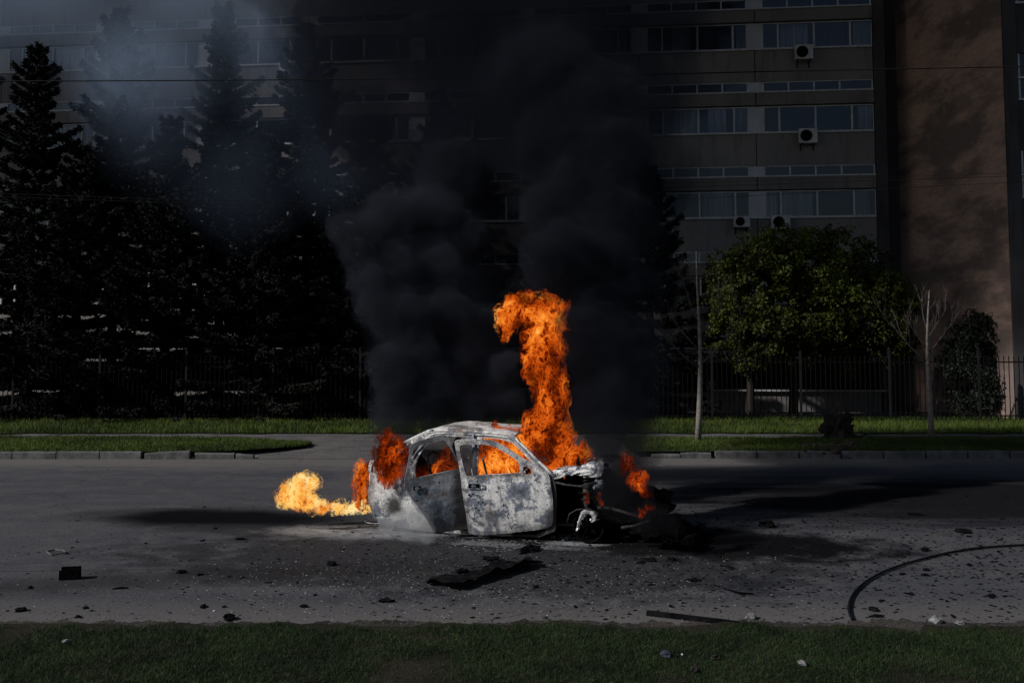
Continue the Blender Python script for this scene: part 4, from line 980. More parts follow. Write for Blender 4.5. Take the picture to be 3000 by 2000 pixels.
rg = MB(); c = ground(1112, 1528); rg.tube([(c.x + .21 * math.cos(t), c.y + .20 * math.sin(t), .012) for t in [k * .22 + 2.6 for k in range(18)]], .007, 6)
rg.build('wire_ring', M['white'], None, True, label='thin pale wire ring lying below the rear corner of the car', cat='wire')

def shard(px, py, wpx, seed, hk=.35, name='debris_shard', label=None, cat='debris', group=None, mat='blackdull', sc=(1, .75, .35), amp=1.0):
    c = ground(px, py); S = F / c.y; r_ = wpx / S / 2; mb = MB(); lumpy(mb, (0, 0, r_ * hk * .55), r_, seed, 2 if wpx > 10 else 1, 0, amp, (sc[0], sc[1], hk), 2.6)
    o = mb.build(name, M[mat], None, False, label=label, cat=cat, group=group); o.location = (c.x, c.y, 0.0); o.rotation_euler.z = seed * 1.3; return o
G = 'black debris pieces strewn over the road'
shard(1955, 1598, 42, 1, 1.0, 'debris_lump', 'upright cone shaped black lump right of the wrecked front end', sc=(.8, .7, 1), amp=.9)
shard(2248, 1542, 44, 2, .55, 'debris_lump', 'rounded black lump at the edge of the dark band on the right')
shard(1355, 1677, 38, 3, .45, 'debris_lump', 'black lump just left of the long torn strip')
shard(972, 1655, 34, 4, .45, 'debris_lump', 'black lump on the road below the tail of the car')
shard(1130, 1762, 44, 5, .3, 'debris_shard', 'flat dark flake below the left tip of the torn strip')
shard(672, 1814, 46, 6, .5, 'debris_lump', 'black lump on the near edge of the road at the grass')
shard(530, 1678, 24, 7, .5, 'debris_lump', 'small black lump in the left middle of the road')
shard(60, 1790, 30, 8, .4, 'debris_lump', 'black lump at the lower left near the dirt edge')
shard(2560, 1788, 28, 9, .5, 'debris_lump', 'black lump on the road right of the cable end')
shard(2905, 1748, 24, 10, .5, 'debris_lump', 'black lump at the lower right of the road')
shard(2820, 1558, 50, 11, .25, 'debris_shard', 'flat black rag above the cable at the right', sc=(1.2, .6, .2))
shard(1905, 1642, 44, 12, .25, 'debris_shard', 'flat black flake right below the wrecked front end')
shard(1878, 1648, 30, 13, .25, 'debris_shard', 'smaller black flake left of the flat one')
shard(1968, 1641, 26, 14, .5, 'debris_lump', 'black lump right of the flat flake')
shard(2035, 1700, 40, 15, .2, 'debris_shard', 'flat black scrap in the middle of the right road')
shard(2710, 1686, 20, 16, .5, 'debris_lump', 'small black lump inside the bow of the cable')
shard(890, 1778, 24, 17, .4, 'debris_lump', 'black crumb near the lower edge left of the torn strip')
shard(1570, 1720, 22, 18, .4, 'debris_lump', 'black chip right of the torn strip')
shard(1440, 1640, 46, 19, .35, 'debris_lump', 'knotted black scrap above the torn strip')
shard(1555, 1614, 70, 20, .3, 'debris_shard', 'tangled charred wire bundle between car and torn strip', sc=(1.2, .5, .3), amp=1.3)
shard(685, 1793, 12, 21, .6, 'pale_chip', 'bright white chip on the near side of the road', 'chip', mat='white') if False else None
shard(627, 1791, 10, 21, .7, 'pale_chip', 'bright white chip on the near left part of the road', 'chip', mat='white')
shard(2200, 1812, 34, 22, .6, 'pale_stone', 'pale grey crumpled scrap at the right end of the black bar', 'scrap', mat='stone', amp=.8)
shard(2742, 1822, 48, 23, .55, 'pale_stone', 'large pale grey stone at the edge of the grass on the right', 'stone', mat='stone', amp=.6)
shard(2812, 1828, 24, 24, .5, 'pale_stone', 'small pale stone right of the large one', 'stone', mat='stone')
def gshard(px, py, w_, seed, label, mat, nm='litter_scrap'):
    c = ground(px, py, .05); o = shard(px, py, w_, seed, .5, nm, label, 'litter', mat=mat, amp=.8); o.location = (c.x, c.y, .05); return o
gshard(1950, 1920, 32, 31, 'dark blue scrap lying in the near grass', 'bluecloth')
gshard(1999, 1918, 10, 32, 'small bright white chip in the near grass beside the blue scrap', 'white')
gshard(2350, 1945, 28, 33, 'pale crumpled scrap in the near grass, lower right', 'stone')
gshard(2096, 1926, 26, 34, 'brownish leaf scrap in the near grass between blue scrap and pale scrap', 'bark')
gshard(2035, 1962, 28, 35, 'brownish scrap lowest in the near grass', 'bark')
gshard(195, 1880, 22, 36, 'pale scrap in the near grass at the left', 'stone')
G2 = 'small black crumbs strewn over the road'
rs = random.Random(77); proto = {}
for i in range(120):
    right = rs.random() < .68
    px = rs.uniform(1750, 2990) if right else rs.uniform(20, 1800); py = (1400 + 410 * rs.random() ** .7) if right else rs.uniform(1380, 1815)
    if 1080 < px < 1900 and py < 1610: continue
    k = i % 10
    if k not in proto:
        proto[k] = shard(px, py, 10 + k * .5, 100 + k, .3 + .05 * (k % 4), 'debris_crumb', 'small black charred crumb lying on the asphalt', 'debris', G2, sc=(1.2, .6, .3), amp=1.1); proto[k]['w'] = F / ground(px, py).y; continue
    o = proto[k].copy(); COL.objects.link(o); c = ground(px, py); o.location = (c.x, c.y, 0); o.rotation_euler.z = rs.uniform(0, 6.28); q = .5 + 1.2 * rs.random() ** 2; o.scale = (q * rs.uniform(.7, 1.6), q, q)
for o in proto.values():
    del o['w']
# countless grit and glass
def grit(name, n, fn, rmin, rmax, mat, label, seed):
    r = np.random.default_rng(seed); X, Y = fn(r, n); n = len(X); s = r.uniform(rmin, rmax, n) * (r.random(n) ** 1.5 + .3); ph = r.uniform(0, 6.28, n)
    P = []
    for k in range(3): P.append(np.stack([X + s * np.cos(ph + k * 2.09) * 1.8, Y + s * np.sin(ph + k * 2.09) * 1.3, np.full(n, .001)], 1))
    P.append(np.stack([X + s * .3 * np.cos(ph), Y, s * r.uniform(.25, .9, n)], 1)); P = np.stack(P, 1).reshape(-1, 3)
    b = np.arange(n)[:, None] * 4; T = np.concatenate([b + np.array([[0, 1, 3]]), b + np.array([[1, 2, 3]]), b + np.array([[2, 0, 3]])]); 
    me = bpy.data.meshes.new(name); me.vertices.add(len(P)); me.vertices.foreach_set('co', P.ravel()); me.loops.add(3 * len(T)); me.loops.foreach_set('vertex_index', T.ravel().astype(np.int32)); me.polygons.add(len(T))
    me.polygons.foreach_set('loop_start', (np.arange(len(T)) * 3).astype(np.int32)); me.polygons.foreach_set('loop_total', np.full(len(T), 3, dtype=np.int32)); me.materials.append(mat); me.update(calc_edges=True)
    o = bpy.data.objects.new(name, me); COL.objects.link(o); setp(o, label, 'grit', kind='stuff')
def gf(cx, cy, sx, sy): return lambda r, n: (lambda X, Y: (X[(Y > 9.1) & (Y < 22.5)], Y[(Y > 9.1) & (Y < 22.5)]))(r.normal(cx, sx, n), r.normal(cy, sy, n))
grit('black_grit', 12000, gf(3.8, 12.0, 3.2, 2.3), .003, .020, M['blackdull'], 'fine black grit and cinders scattered over the right half of the road', 3)
grit('black_grit', 3500, gf(-1.8, 11.5, 2.8, 2.4), .003, .014, M['blackdull'], 'fine black grit scattered over the left half of the road', 4)
grit('glass_crumbs', 4200, gf(-.6, 10.6, 1.7, .9), .002, .006, M['white'], 'glittering crumbs of broken glass in front of the car', 5)
grit('gutter_gravel', 6000, lambda r, n: (r.uniform(-6, 7, n), 8.95 + r.random(n) ** 1.5 * .5), .003, .012, M['kerb'], 'pale gravel along the near edge of the road', 6)

# long torn strip of charred lining
tp = [(938, 1722), (990, 1706), (1295, 1704), (1262, 1716)]
up = [(1250, 1716), (1262, 1700), (1300, 1700), (1350, 1694), (1400, 1682), (1425, 1665), (1460, 1654), (1510, 1652), (1545, 1645), (1580, 1655)]
lo = [(1256, 1719), (1300, 1728), (1340, 1734), (1375, 1722), (1405, 1712), (1440, 1700), (1480, 1690), (1515, 1678), (1560, 1664), (1590, 1664)]
V = []; nn = 60; mm = 10
for i in range(nn + 1):
    t = i / nn * 9; k = min(8, int(t)); f = t - k
    A = ground(up[k][0] * (1 - f) + up[k + 1][0] * f, up[k][1] * (1 - f) + up[k + 1][1] * f); B = ground(lo[k][0] * (1 - f) + lo[k + 1][0] * f, lo[k][1] * (1 - f) + lo[k + 1][1] * f)
    for j in range(mm + 1):
        s_ = j / mm; q = A.lerp(B, s_); e = .035 + .05 * mn.noise(Vector((q.x * 4, q.y * 9, 0))) + .05 * (s_ ** 2); V.append((q.x + .02 * mn.noise(q * 9), q.y + .03 * mn.noise(q * 7), max(.006, e)))
Fc = [(i * (mm + 1) + j, (i + 1) * (mm + 1) + j, (i + 1) * (mm + 1) + j + 1, i * (mm + 1) + j + 1) for i in range(nn) for j in range(mm)]
o = mesh('torn_strip', V, Fc, M['blackdull'], None, False, label='long torn black strip of lining lying on the road before the car', cat='debris'); md = o.modifiers.new('thickness', 'SOLIDIFY'); md.thickness = .008
# black box and bent bracket at the left
c = ground(205, 1695); bx_ = empty('black_box', (c.x, c.y, 0), label='small open black box with a pale end lying on the left of the road', cat='box')
def lb(x, y, z, ang): return Vector((c.x + x * math.cos(ang) - y * math.sin(ang), c.y + x * math.sin(ang) + y * math.cos(ang), z))
mb = MB(); A_ = R(12); Wb, Hb, Db = .20, .09, .10
def bxp(mb, x0, x1, y0, y1, z0, z1): mb.hexa([lb(x0, y0, z0, A_), lb(x1, y0, z0, A_), lb(x1, y1, z0, A_), lb(x0, y1, z0, A_), lb(x0, y0, z1, A_), lb(x1, y0, z1, A_), lb(x1, y1, z1, A_), lb(x0, y1, z1, A_)])
bxp(mb, -.1, .1, -.06, -.05, .003, .105); bxp(mb, -.1, .1, .05, .06, .003, .12); bxp(mb, -.1, .1, -.049, .049, .003, .012); bxp(mb, .09, .1, -.049, .049, .013, .11); mb.build('shell', M['black'], bx_)
mb = MB(); bxp(mb, -.115, -.101, -.058, .058, .003, .08); mb.build('end_plate', M['stone'], bx_)
mb = MB(); q = [ground(u, v, .02) for u, v in [(137, 1615), (160, 1610), (186, 1612), (192, 1618), (150, 1624)]]; mb.tube([q[0], q[1], q[2], q[3]], .011, 5); mb.tube([q[3], q[4]], .010, 5); mb.tube([q[4], q[0]], .006, 5)
mb.build('bent_bracket', M['kerb'], None, label='bent grey metal bracket lying flat on the left of the road', cat='bracket')
# long black bar and the bowed cable
a = ground(1895, 1795, .02); b = ground(2165, 1826, .02); mb = MB(); dd = (b - a).normalized(); sd = Vector((-dd.y, dd.x, 0)) * .022
mb.hexa([a - sd + Vector((0, 0, -.018)), b - sd + Vector((0, 0, -.018)), b + sd + Vector((0, 0, -.018)), a + sd + Vector((0, 0, -.018)), a - sd + Vector((0, 0, .02)), b - sd * .8 + Vector((0, 0, .015)), b + sd + Vector((0, 0, .02)), a + sd + Vector((0, 0, .024))])
mb.build('black_bar', M['blackdull'], None, label='long straight black bar lying along the near edge of the road', cat='bar')
cp = [(2496, 1812), (2488, 1790), (2488, 1770), (2496, 1745), (2518, 1718), (2560, 1688), (2620, 1661), (2700, 1637), (2800, 1614), (2900, 1601), (3060, 1592)]
mb = MB(); Q = []
for i in range(len(cp) - 1):
    for k in range(6):
        f = k / 6; p0 = cp[max(0, i - 1)]; p1 = cp[i]; p2 = cp[i + 1]; p3 = cp[min(len(cp) - 1, i + 2)]
        uv_ = [.5 * (2 * p1[d] + (p2[d] - p0[d]) * f + (2 * p0[d] - 5 * p1[d] + 4 * p2[d] - p3[d]) * f * f + (3 * p1[d] - p0[d] - 3 * p2[d] + p3[d]) * f ** 3) for d in (0, 1)]; Q.append(ground(uv_[0], uv_[1], .02))
mb.tube(Q, .0135, 8); mb.build('bowed_cable', M['rubber'], None, True, label='thick black cable bowed across the right side of the road', cat='cable')
a = ground(2120, 1722, .01); b = ground(2168, 1737, .01); c3 = ground(2207, 1738, .01); mb = MB(); mb.tube([a, b, c3], [.006, .014, .008], 5); mb.build('debris_stick', M['black'], None, label='short black stick lying above the long bar', cat='debris')
# torn root and dug earth on the right verge
c = ground(2452, 1285, VZ); st = empty('uprooted_stump', (c.x, c.y, VZ), label='torn dark stump thrown up on the right verge beside a scar of dug earth', cat='stump')
mb = MB(); lumpy(mb, (c.x, c.y, VZ + .24), .36, 5, 3, 0, 1.0, (1.0, .6, 1.0), 2)
lumpy(mb, (c.x + .28, c.y, VZ + .35), .2, 6, 3, 0, 1.0, (.5, .5, 1.7), 2); mb.tube([(c.x + .3, c.y, VZ + .1), (c.x + .55, c.y - .1, VZ + .06), (c.x + .85, c.y - .1, VZ + .16)], [.06, .04, .01], 6); mb.build('root', M['bark'], st)
mb = MB(); 
for i in range(60):
    q = ground(2440 + random.gauss(0, 38), 1312 + random.gauss(0, 7), VZ); lumpy(mb, (q.x, q.y, VZ + .03), random.uniform(.03, .11), i, 1, 0, .8, (1.2, 1, .7))
mb.build('dug_earth', M['bark'], st)['kind'] = 'stuff'

# ------------------------------------------------------------ fire
def flame(name, poly, sh, off, thick, mat, label, s=.016, heatf=None, seed=0, ymargin=.06, parent=None):
    """closed puffy shell whose outline follows the flame, with the distance to its rim kept as an attribute"""
    pl = [sh.un(u, v, off) for u, v in poly]; A = np.array(pl); x0, y0 = A.min(0) - ymargin; x1, y1 = A.max(0) + ymargin
    nx = int((x1 - x0) / s) + 2; nz = int((y1 - y0) / s) + 2; gx = x0 + np.arange(nx) * s; gz = y0 + np.arange(nz) * s; GX, GZ = np.meshgrid(gx, gz, indexing='ij')
    B = np.roll(A, -1, 0); dmin = np.full(GX.shape, 1e9); ins = np.zeros(GX.shape, bool)
    for (ax, az), (bx, bz) in zip(A, B):
        ex, ez = bx - ax, bz - az; L2 = ex * ex + ez * ez + 1e-12; t = np.clip(((GX - ax) * ex + (GZ - az) * ez) / L2, 0, 1)
        dmin = np.minimum(dmin, np.hypot(GX - ax - t * ex, GZ - az - t * ez)); c = (az > GZ) != (bz > GZ)
        with np.errstate(divide='ignore', invalid='ignore'): xi = ax + (GZ - az) * ex / (ez if abs(ez) > 1e-12 else 1e-12)
        ins ^= c & (GX < xi)
    D = np.where(ins, dmin, -dmin)
    for i in range(nx):
        for j in range(nz):
            if abs(D[i, j]) < .09: D[i, j] += min(.03, thick * .35) * (1.3 * mn.noise(Vector((gx[i] * 11, gz[j] * 6, seed))) + .8 * mn.noise(Vector((gx[i] * 30, gz[j] * 15, seed))))
    keep = D > -ymargin
    V = []; E = []; Hh = []; idx = {}
    rmax = D.max()
    for side in (0, 1):
        for i in range(nx):
            for j in range(nz):
                if not keep[i, j]: continue
                d_ = D[i, j]; q = Vector((GX[i, j], GZ[i, j], seed))
                h_ = thick * math.sqrt(max(0, d_ + ymargin) / (rmax + ymargin)); n_ = 1 + .5 * mn.noise(q * 3.5) + .3 * mn.noise(q * 9 + Vector((0, 0, side * 5)))
                o_ = off + (-1 if side == 0 else 1) * h_ * max(.1, n_)
                V.append(sh.p(GX[i, j], GZ[i, j], o_)); idx[(side, i, j)] = len(V) - 1; E.append(d_); Hh.append(heatf(GX[i, j], GZ[i, j]) if heatf else .5)
    Fc = []
    for side in (0, 1):
        for i in range(nx - 1):
            for j in range(nz - 1):
                k = [(side, i, j), (side, i + 1, j), (side, i + 1, j + 1), (side, i, j + 1)]
                if all(q in idx for q in k):
                    f = [idx[q] for q in k]; Fc.append(f if side == 0 else f[::-1])
    e = mesh(name, V, Fc, mat, parent, True, attrs={'edge': E, 'heat': Hh}, label=label, cat='flame')
    e.visible_shadow = True; return e
COLM = [(1614, 1385), (1590, 1362), (1570, 1342), (1545, 1315), (1524, 1291), (1500, 1270), (1515, 1262), (1537, 1248), (1543, 1210), (1566, 1202), (1570, 1181), (1568, 1161), (1562, 1142), (1545, 1119), (1537, 1082), (1531, 1049), (1537, 1016), (1529, 987), (1533, 966), (1543, 955), (1529, 943), (1516, 958),
        (1500, 974), (1485, 987), (1477, 997), (1462, 966), (1458, 908), (1479, 887), (1500, 866), (1533, 856), (1566, 862), (1599, 857), (1624, 870), (1645, 889), (1662, 889), (1655, 920), (1649, 937), (1660, 962), (1649, 974), (1657, 1007), (1653, 1049), (1649, 1082), (1653, 1115), (1661, 1157), (1657, 1198), (1665, 1239),
        (1678, 1270), (1684, 1296), (1703, 1290), (1716, 1306), (1728, 1335), (1744, 1362), (1757, 1382), (1720, 1384), (1699, 1389), (1669, 1405), (1649, 1389)]
Z1 = CAR.un(1600, 860, .6)[1]
def colheat(a, z):
    k = .5 + .30 * mn.noise(Vector((a * 1.6, z * 1.3, 4)))
    ax = CAR.un(1590, 1100, .6)[0]; right = sg(a, ax + .10, ax + .42); return k + .12 - .26 * right * sg(z, 1.2, 1.8) - .05 * sg(z, 1.5, 1.0) * sg(a, ax + .1, ax + .6)
flame('flame_column', COLM, CAR, .62, .34, M['fire'], 'tall orange column of flame with a hooked head rising from the bonnet', .015, colheat, 2)
CABIN = [(1395, 1395), (1392, 1350), (1402, 1325), (1400, 1300), (1394, 1285), (1400, 1274), (1460, 1280), (1500, 1292), (1540, 1325), (1580, 1365), (1600, 1392), (1560, 1400), (1480, 1400)]
cx, cz = CAR.un(1462, 1352, .5)
flame('cabin_flame', CABIN, CAR, .50, .22, M['fire'], 'orange flame glowing behind the front door window', .015, lambda a, z: .42 + .42 * math.exp(-((a - cx) ** 2 / .03 + (z - cz) ** 2 / .02)), 5)
flame('cabin_flame', [(1215, 1405), (1214, 1368), (1226, 1376), (1244, 1366), (1262, 1368), (1280, 1352), (1290, 1332), (1302, 1318), (1314, 1330), (1330, 1338), (1350, 1352), (1356, 1400), (1300, 1415)], CAR, .55, .2, M['firered'], 'low red orange flame behind the rear door window', .015, lambda a, z: .5, 7)
QF = [(1089, 1327), (1104, 1302), (1109, 1279), (1124, 1268), (1137, 1262), (1150, 1272), (1162, 1284), (1173, 1284), (1178, 1309), (1196, 1314), (1198, 1335), (1186, 1355), (1173, 1378), (1163, 1399), (1152, 1409), (1137, 1420), (1122, 1419), (1104, 1404), (1094, 1373), (1088, 1348)]
qa, qz = CAR.un(1140, 1330, -.1)
flame('quarter_flame', QF, CAR, -.10, .10, M['firered'], 'sooty red flame licking over the rear corner of the car', .010, lambda a, z: .66 - .42 * sg(z, qz - .02, qz + .28), 9)
VF = Sheet((0, 13.5), 0)
TF = Sheet(tuple((CAR.O + CAR.fw * (CAR.un(1080, 1440)[0] - .12) + CAR.iw * .1).xy), 0)
TAIL = [(1035, 1492), (1037, 1465), (1042, 1440), (1036, 1420), (1034, 1398), (1044, 1380), (1046, 1362), (1062, 1354), (1084, 1360), (1084, 1400), (1078, 1430), (1078, 1462), (1082, 1492)]
flame('tail_flame', TAIL, TF, 0, .12, M['fire'], 'upright orange flame against the tail of the car', .011, lambda a, z: .82 - .25 * sg(z, .35, .8), 11)
BALL = [(818, 1432), (828, 1419), (841, 1413), (854, 1406), (867, 1393), (890, 1389), (913, 1396), (925, 1393), (938, 1414), (931, 1424), (908, 1429), (905, 1442), (916, 1450), (930, 1458), (944, 1474), (950, 1490), (918, 1498), (880, 1492), (857, 1488), (830, 1482), (817, 1478), (813, 1452)]
bx0, bz0 = TF.un(872, 1432, .0)
flame('fireball', BALL, TF, 0, .26, M['firehot'], 'bright yellow fireball on the road left of the car', .013, lambda a, z: .72 + .25 * math.exp(-((a - bx0) ** 2 + (z - bz0) ** 2) / .05) - .3 * sg(z, .0, -.0), 13)
flame('ground_flame', [(935, 1497), (945, 1474), (965, 1477), (992, 1470), (1010, 1474), (1030, 1476), (1060, 1470), (1084, 1478), (1084, 1492), (1010, 1498)], TF, -.02, .08, M['firehot'], 'low strip of flame along the ground between fireball and car', .010, lambda a, z: .30, 15)
flame('front_flame', [(1826, 1335), (1838, 1330), (1846, 1341), (1850, 1369), (1874, 1384), (1892, 1400), (1894, 1418), (1886, 1426), (1894, 1445), (1905, 1455), (1890, 1450), (1869, 1432), (1849, 1415), (1832, 1385), (1818, 1360)], CAR, -.75, .07, M['firered'], 'slanting red flame at the far right of the wreck', .010, lambda a, z: .62, 17)
flame('ember_flame', [(1877, 1491), (1885, 1483), (1900, 1480), (1913, 1487), (1900, 1494), (1884, 1504), (1876, 1512)], CAR, -.80, .03, M['firered'], 'small flame low on the fallen bumper', .008, lambda a, z: .75, 19, .03)
flame('ember_flame', [(1708, 1448), (1720, 1446), (1722, 1458), (1724, 1470), (1706, 1471), (1710, 1460)], CAR, -.02, .03, M['firered'], 'small ember flame above the front wheel', .007, lambda a, z: .85, 21, .025)
flame('ember_flame', [(1752, 1446), (1757, 1445), (1762, 1466), (1768, 1478), (1758, 1474), (1753, 1462)], CAR, .0, .03, M['firered'], 'thin ember flame right of the front wheel arch', .007, lambda a, z: .6, 23, .02)
flame('roof_flame', [(1405, 1268), (1428, 1258), (1442, 1248), (1450, 1236), (1462, 1246), (1480, 1252), (1505, 1250), (1520, 1262), (1515, 1276), (1470, 1272)], CAR, .22, .05, M['fire'], 'small flame flickering on the edge of the roof', .010, lambda a, z: .45, 27, .04)

# ------------------------------------------------------------ smoke
from mathutils import Matrix
def layered(name, lst, layers, label, vox, amp, freq, seed, flatten=.8):
    root = None
    for i, (gr, mat, nm) in enumerate(layers):
        o = puffs(name if i == 0 else nm, [(u, v, r_ * gr, Y) for u, v, r_, Y in lst], mat, label if i == 0 else None, vox, amp * (1 + .5 * abs(gr - 1)), freq, seed + i * 3, flatten)
        if i == 0: root = o
        else:
            o.parent = root; del o['kind']; del o['category']
    return root
def puffs(name, lst, mat, label, vox=.14, amp=.25, freq=1.0, seed=0, flatten=.8):
    bm = bmesh.new()
    for (u, v, rpx, Y) in lst:
        c = at(u, v, Y); r_ = rpx * Y / F
        bmesh.ops.create_icosphere(bm, subdivisions=3, radius=1, matrix=Matrix.Translation(c) @ Matrix.Diagonal((r_, r_ * flatten, r_, 1)))
    me = bpy.data.meshes.new(name); bm.to_mesh(me); bm.free(); o = bpy.data.objects.new(name, me); COL.objects.link(o)
    md = o.modifiers.new('union', 'REMESH'); md.mode = 'VOXEL'; md.voxel_size = vox
    dg = bpy.context.evaluated_depsgraph_get(); dg.update(); m2 = bpy.data.meshes.new_from_object(o.evaluated_get(dg)); o.modifiers.clear(); o.data = m2; bpy.data.meshes.remove(me); m2.name = name
    n = len(m2.vertices); co = np.empty(n * 3); m2.vertices.foreach_get('co', co); co = co.reshape(-1, 3); no = np.empty(n * 3); m2.vertices.foreach_get('normal', no); no = no.reshape(-1, 3)
    k = np.array([(.9 - abs(mn.noise(Vector(p) * freq + Vector((seed, 0, 0)))) * 2.6) * .5 + .45 * (.5 - abs(mn.noise(Vector(p) * freq * 2.4 + Vector((0, seed, 0)))) * 2) + .25 * mn.noise(Vector(p) * freq * 5) for p in co])
    co = co + no * (k * amp)[:, None]; m2.vertices.foreach_set('co', co.ravel()); m2.materials.clear(); m2.materials.append(mat); m2.update()
    return setp(o, label, 'smoke', kind='stuff')
BC = (.048, .055, .074)
M['smk'] = vol('black smoke core', 2.0, BC); M['smkb'] = vol('black smoke body', .9, BC); M['smkc'] = vol('black smoke fringe', .38, (.045, .05, .07))
M['smk2'] = vol('thin black smoke', 1.6, (.03, .03, .035))
M['veil'] = vol('dark smoke veil', .34, (.020, .024, .036)); M['veilb'] = vol('dark smoke veil heart', .45, (.016, .018, .026))
M['hz'] = vol('blue lit smoke', .25, (.58, .75, 1.0)); M['hzb'] = vol('blue lit smoke heart', .22, (.60, .76, 1.0)); M['dim'] = vol('grey smoke before the spruces', .20, (.10, .13, .20))
L3 = [(1.22, vol('black smoke haze', .10, (.045, .05, .07)), 'smoke_haze'), (1.08, M['smkc'], 'smoke_fringe'), (1.0, M['smkb'], 'smoke_body'), (.88, M['smk'], 'smoke_core')]
layered('smoke_plume', [(1010, 672, 50, 15.2), (1070, 690, 66, 15.4), (1150, 640, 85, 15.8), (1050, 740, 50, 15.2), (1075, 830, 58, 15), (1100, 900, 58, 14.8), (1160, 800, 90, 15.4), (1180, 930, 90, 15), (1130, 1060, 58, 14.6), (1150, 1120, 58, 14.6), (1210, 1020, 80, 14.9), (1300, 940, 100, 15.3), (1270, 800, 100, 15.7),
      (1120, 1195, 46, 14.9), (1180, 1180, 66, 14.8), (1260, 1130, 85, 14.9), (1360, 1060, 90, 15.2), (1350, 1170, 75, 15), (1440, 1110, 75, 15.2), (1400, 960, 70, 15.4), (1480, 1190, 60, 15.0), (1480, 1060, 40, 14.8), (1260, 1215, 50, 14.8), (1400, 1215, 45, 14.8), (1115, 1235, 38, 15.2), (1180, 1235, 55, 15.4), (1270, 1215, 60, 15.6), (1360, 1200, 60, 15.6), (1440, 1200, 60, 15.5), (1520, 1195, 50, 15.4), (1260, 650, 105, 16.2), (1350, 700, 80, 16.2), (1330, 520, 120, 17)],
      L3, 'dense black smoke billowing from the cabin on the left of the flame', .11, .20, 1.7, 1)
BD = (.028, .032, .044)
L4 = [(1.30, vol('dark smoke haze', .10, BD), 'smoke_haze'), (1.12, vol('dark smoke fringe', .30, BD), 'smoke_fringe'), (1.0, vol('dark smoke body', .7, BD), 'smoke_body'), (.84, vol('dark smoke core', 2.0, BD), 'smoke_core')]
layered('smoke_plume', [(1580, 745, 55, 14.2), (1640, 700, 80, 14.6), (1570, 800, 46, 14.2), (1640, 800, 90, 14.6), (1740, 780, 120, 15.0), (1720, 920, 110, 14.6), (1760, 1050, 120, 14.2), (1770, 1180, 110, 13.9), (1780, 1290, 85, 13.4), (1700, 1220, 50, 13.6), (1690, 1060, 60, 13.9), (1690, 960, 60, 14.0), (1840, 1230, 80, 13.8), (1840, 1110, 75, 14.2), (1850, 980, 75, 14.6), (1820, 1360, 60, 13.0), (1790, 1420, 50, 12.8), (1830, 860, 95, 15.0), (1790, 660, 130, 15.6), (1700, 560, 130, 15.8), (1590, 610, 70, 15.6), (1780, 470, 140, 16), (1640, 430, 150, 16.4), (1740, 330, 150, 16.6), (1600, 260, 180, 17)],
      L4, 'dense black smoke rising right of the flame column', .12, .24, 1.4, 5)
LV = [(1.12, M['veil'], 'veil_edge'), (.85, M['veilb'], 'veil_heart')]
def field(name, blobs, dens, col, label, nscale=.45, namp=.9, rate=.3, soft=(1.0, .35)):
    """one closed box of smoke whose density is a sum of soft blobs frayed by noise"""
    P = np.array([c for c, r_ in blobs]); Rr = np.array([r_ for c, r_ in blobs]); lo = (P - Rr).min(0) - .3; hi = (P + Rr).max(0) + .3
    t = NT(name); p = t.pos(); n1 = t.noise(p, nscale, 4, .6); n2 = t.noise(p, nscale * 3.1, 3, .6)
    nz = t.math('ADD', t.math('MULTIPLY', t.math('SUBTRACT', n1, .5), namp), t.math('MULTIPLY', t.math('SUBTRACT', n2, .5), namp * .5)); tot = None
    for c, r_ in blobs:
        v = t.mapping(p, loc=(-c[0], -c[1], -c[2])); v = t.mapping(v, scale=(1 / r_[0], 1 / r_[1], 1 / r_[2])); L = t.n('ShaderNodeVectorMath', operation='LENGTH'); t.l(v, L.inputs[0])
        q = t.mapr(t.math('ADD', L.outputs['Value'], nz), soft[0] - .12, soft[1]); tot = q if tot is None else t.math('MAXIMUM', tot, q)
    vs = t.n('ShaderNodeVolumePrincipled'); vs.inputs['Color'].default_value = (*col, 1); t.l(t.math('MULTIPLY', tot, dens), vs.inputs['Density']); t.l(vs.outputs[0], t.out.inputs['Volume']); t.m.cycles.volume_step_rate = rate
    mb = MB(); mb.box(lo[0], hi[0], lo[1], hi[1], lo[2], hi[2]); return mb.build(name, t.m, None, False, label=label, cat='smoke', kind='stuff')
def pxb(lst, dy): return [((at(u, v, Y).x, Y, at(u, v, Y).z), (rp * Y / F, dy, rp * Y / F)) for u, v, rp, Y in lst]
LV = [(1.25, vol('dark smoke veil rim', .16, (.020, .024, .036)), 'veil_rim'), (1.05, M['veil'], 'veil_edge'), (.8, M['veilb'], 'veil_heart')]
layered('smoke_veil', [(1330, 500, 200, 17.6), (1540, 380, 250, 17.6), (1740, 400, 210, 17), (1380, 170, 280, 18.8), (1640, 90, 280, 18.8), (1230, -40, 330, 20), (1800, 560, 170, 17), (1850, 800, 130, 16.8), (1480, 680, 180, 17.5), (1150, 400, 160, 18.8), (1680, 980, 190, 17.4), (1450, 930, 190, 18), (1800, 1140, 130, 17), (1250, 880, 150, 18), (1030, 110, 210, 21), (1050, 340, 150, 20.5), (1900, 260, 140, 18), (1925, 560, 110, 17.5), (1900, 830, 100, 17), (1880, 1060, 80, 16.5), (1960, 60, 130, 18.5)],
      LV, 'dark veil of smoke hiding the middle of the building', .25, .45, .5, 9, 1.0)
puffs('smoke_wisp', [(1860, 1400, 75, 12.4), (1800, 1440, 70, 12.3), (1900, 1520, 50, 11.9), (1960, 1530, 40, 12.0), (1800, 1340, 60, 12.9), (1880, 1470, 45, 12.4), (1820, 1480, 55, 12.3), (1900, 1310, 60, 13.2)], M['smk2'], 'thin black smoke over the wrecked front end', .09, .12, 2.2, 13)
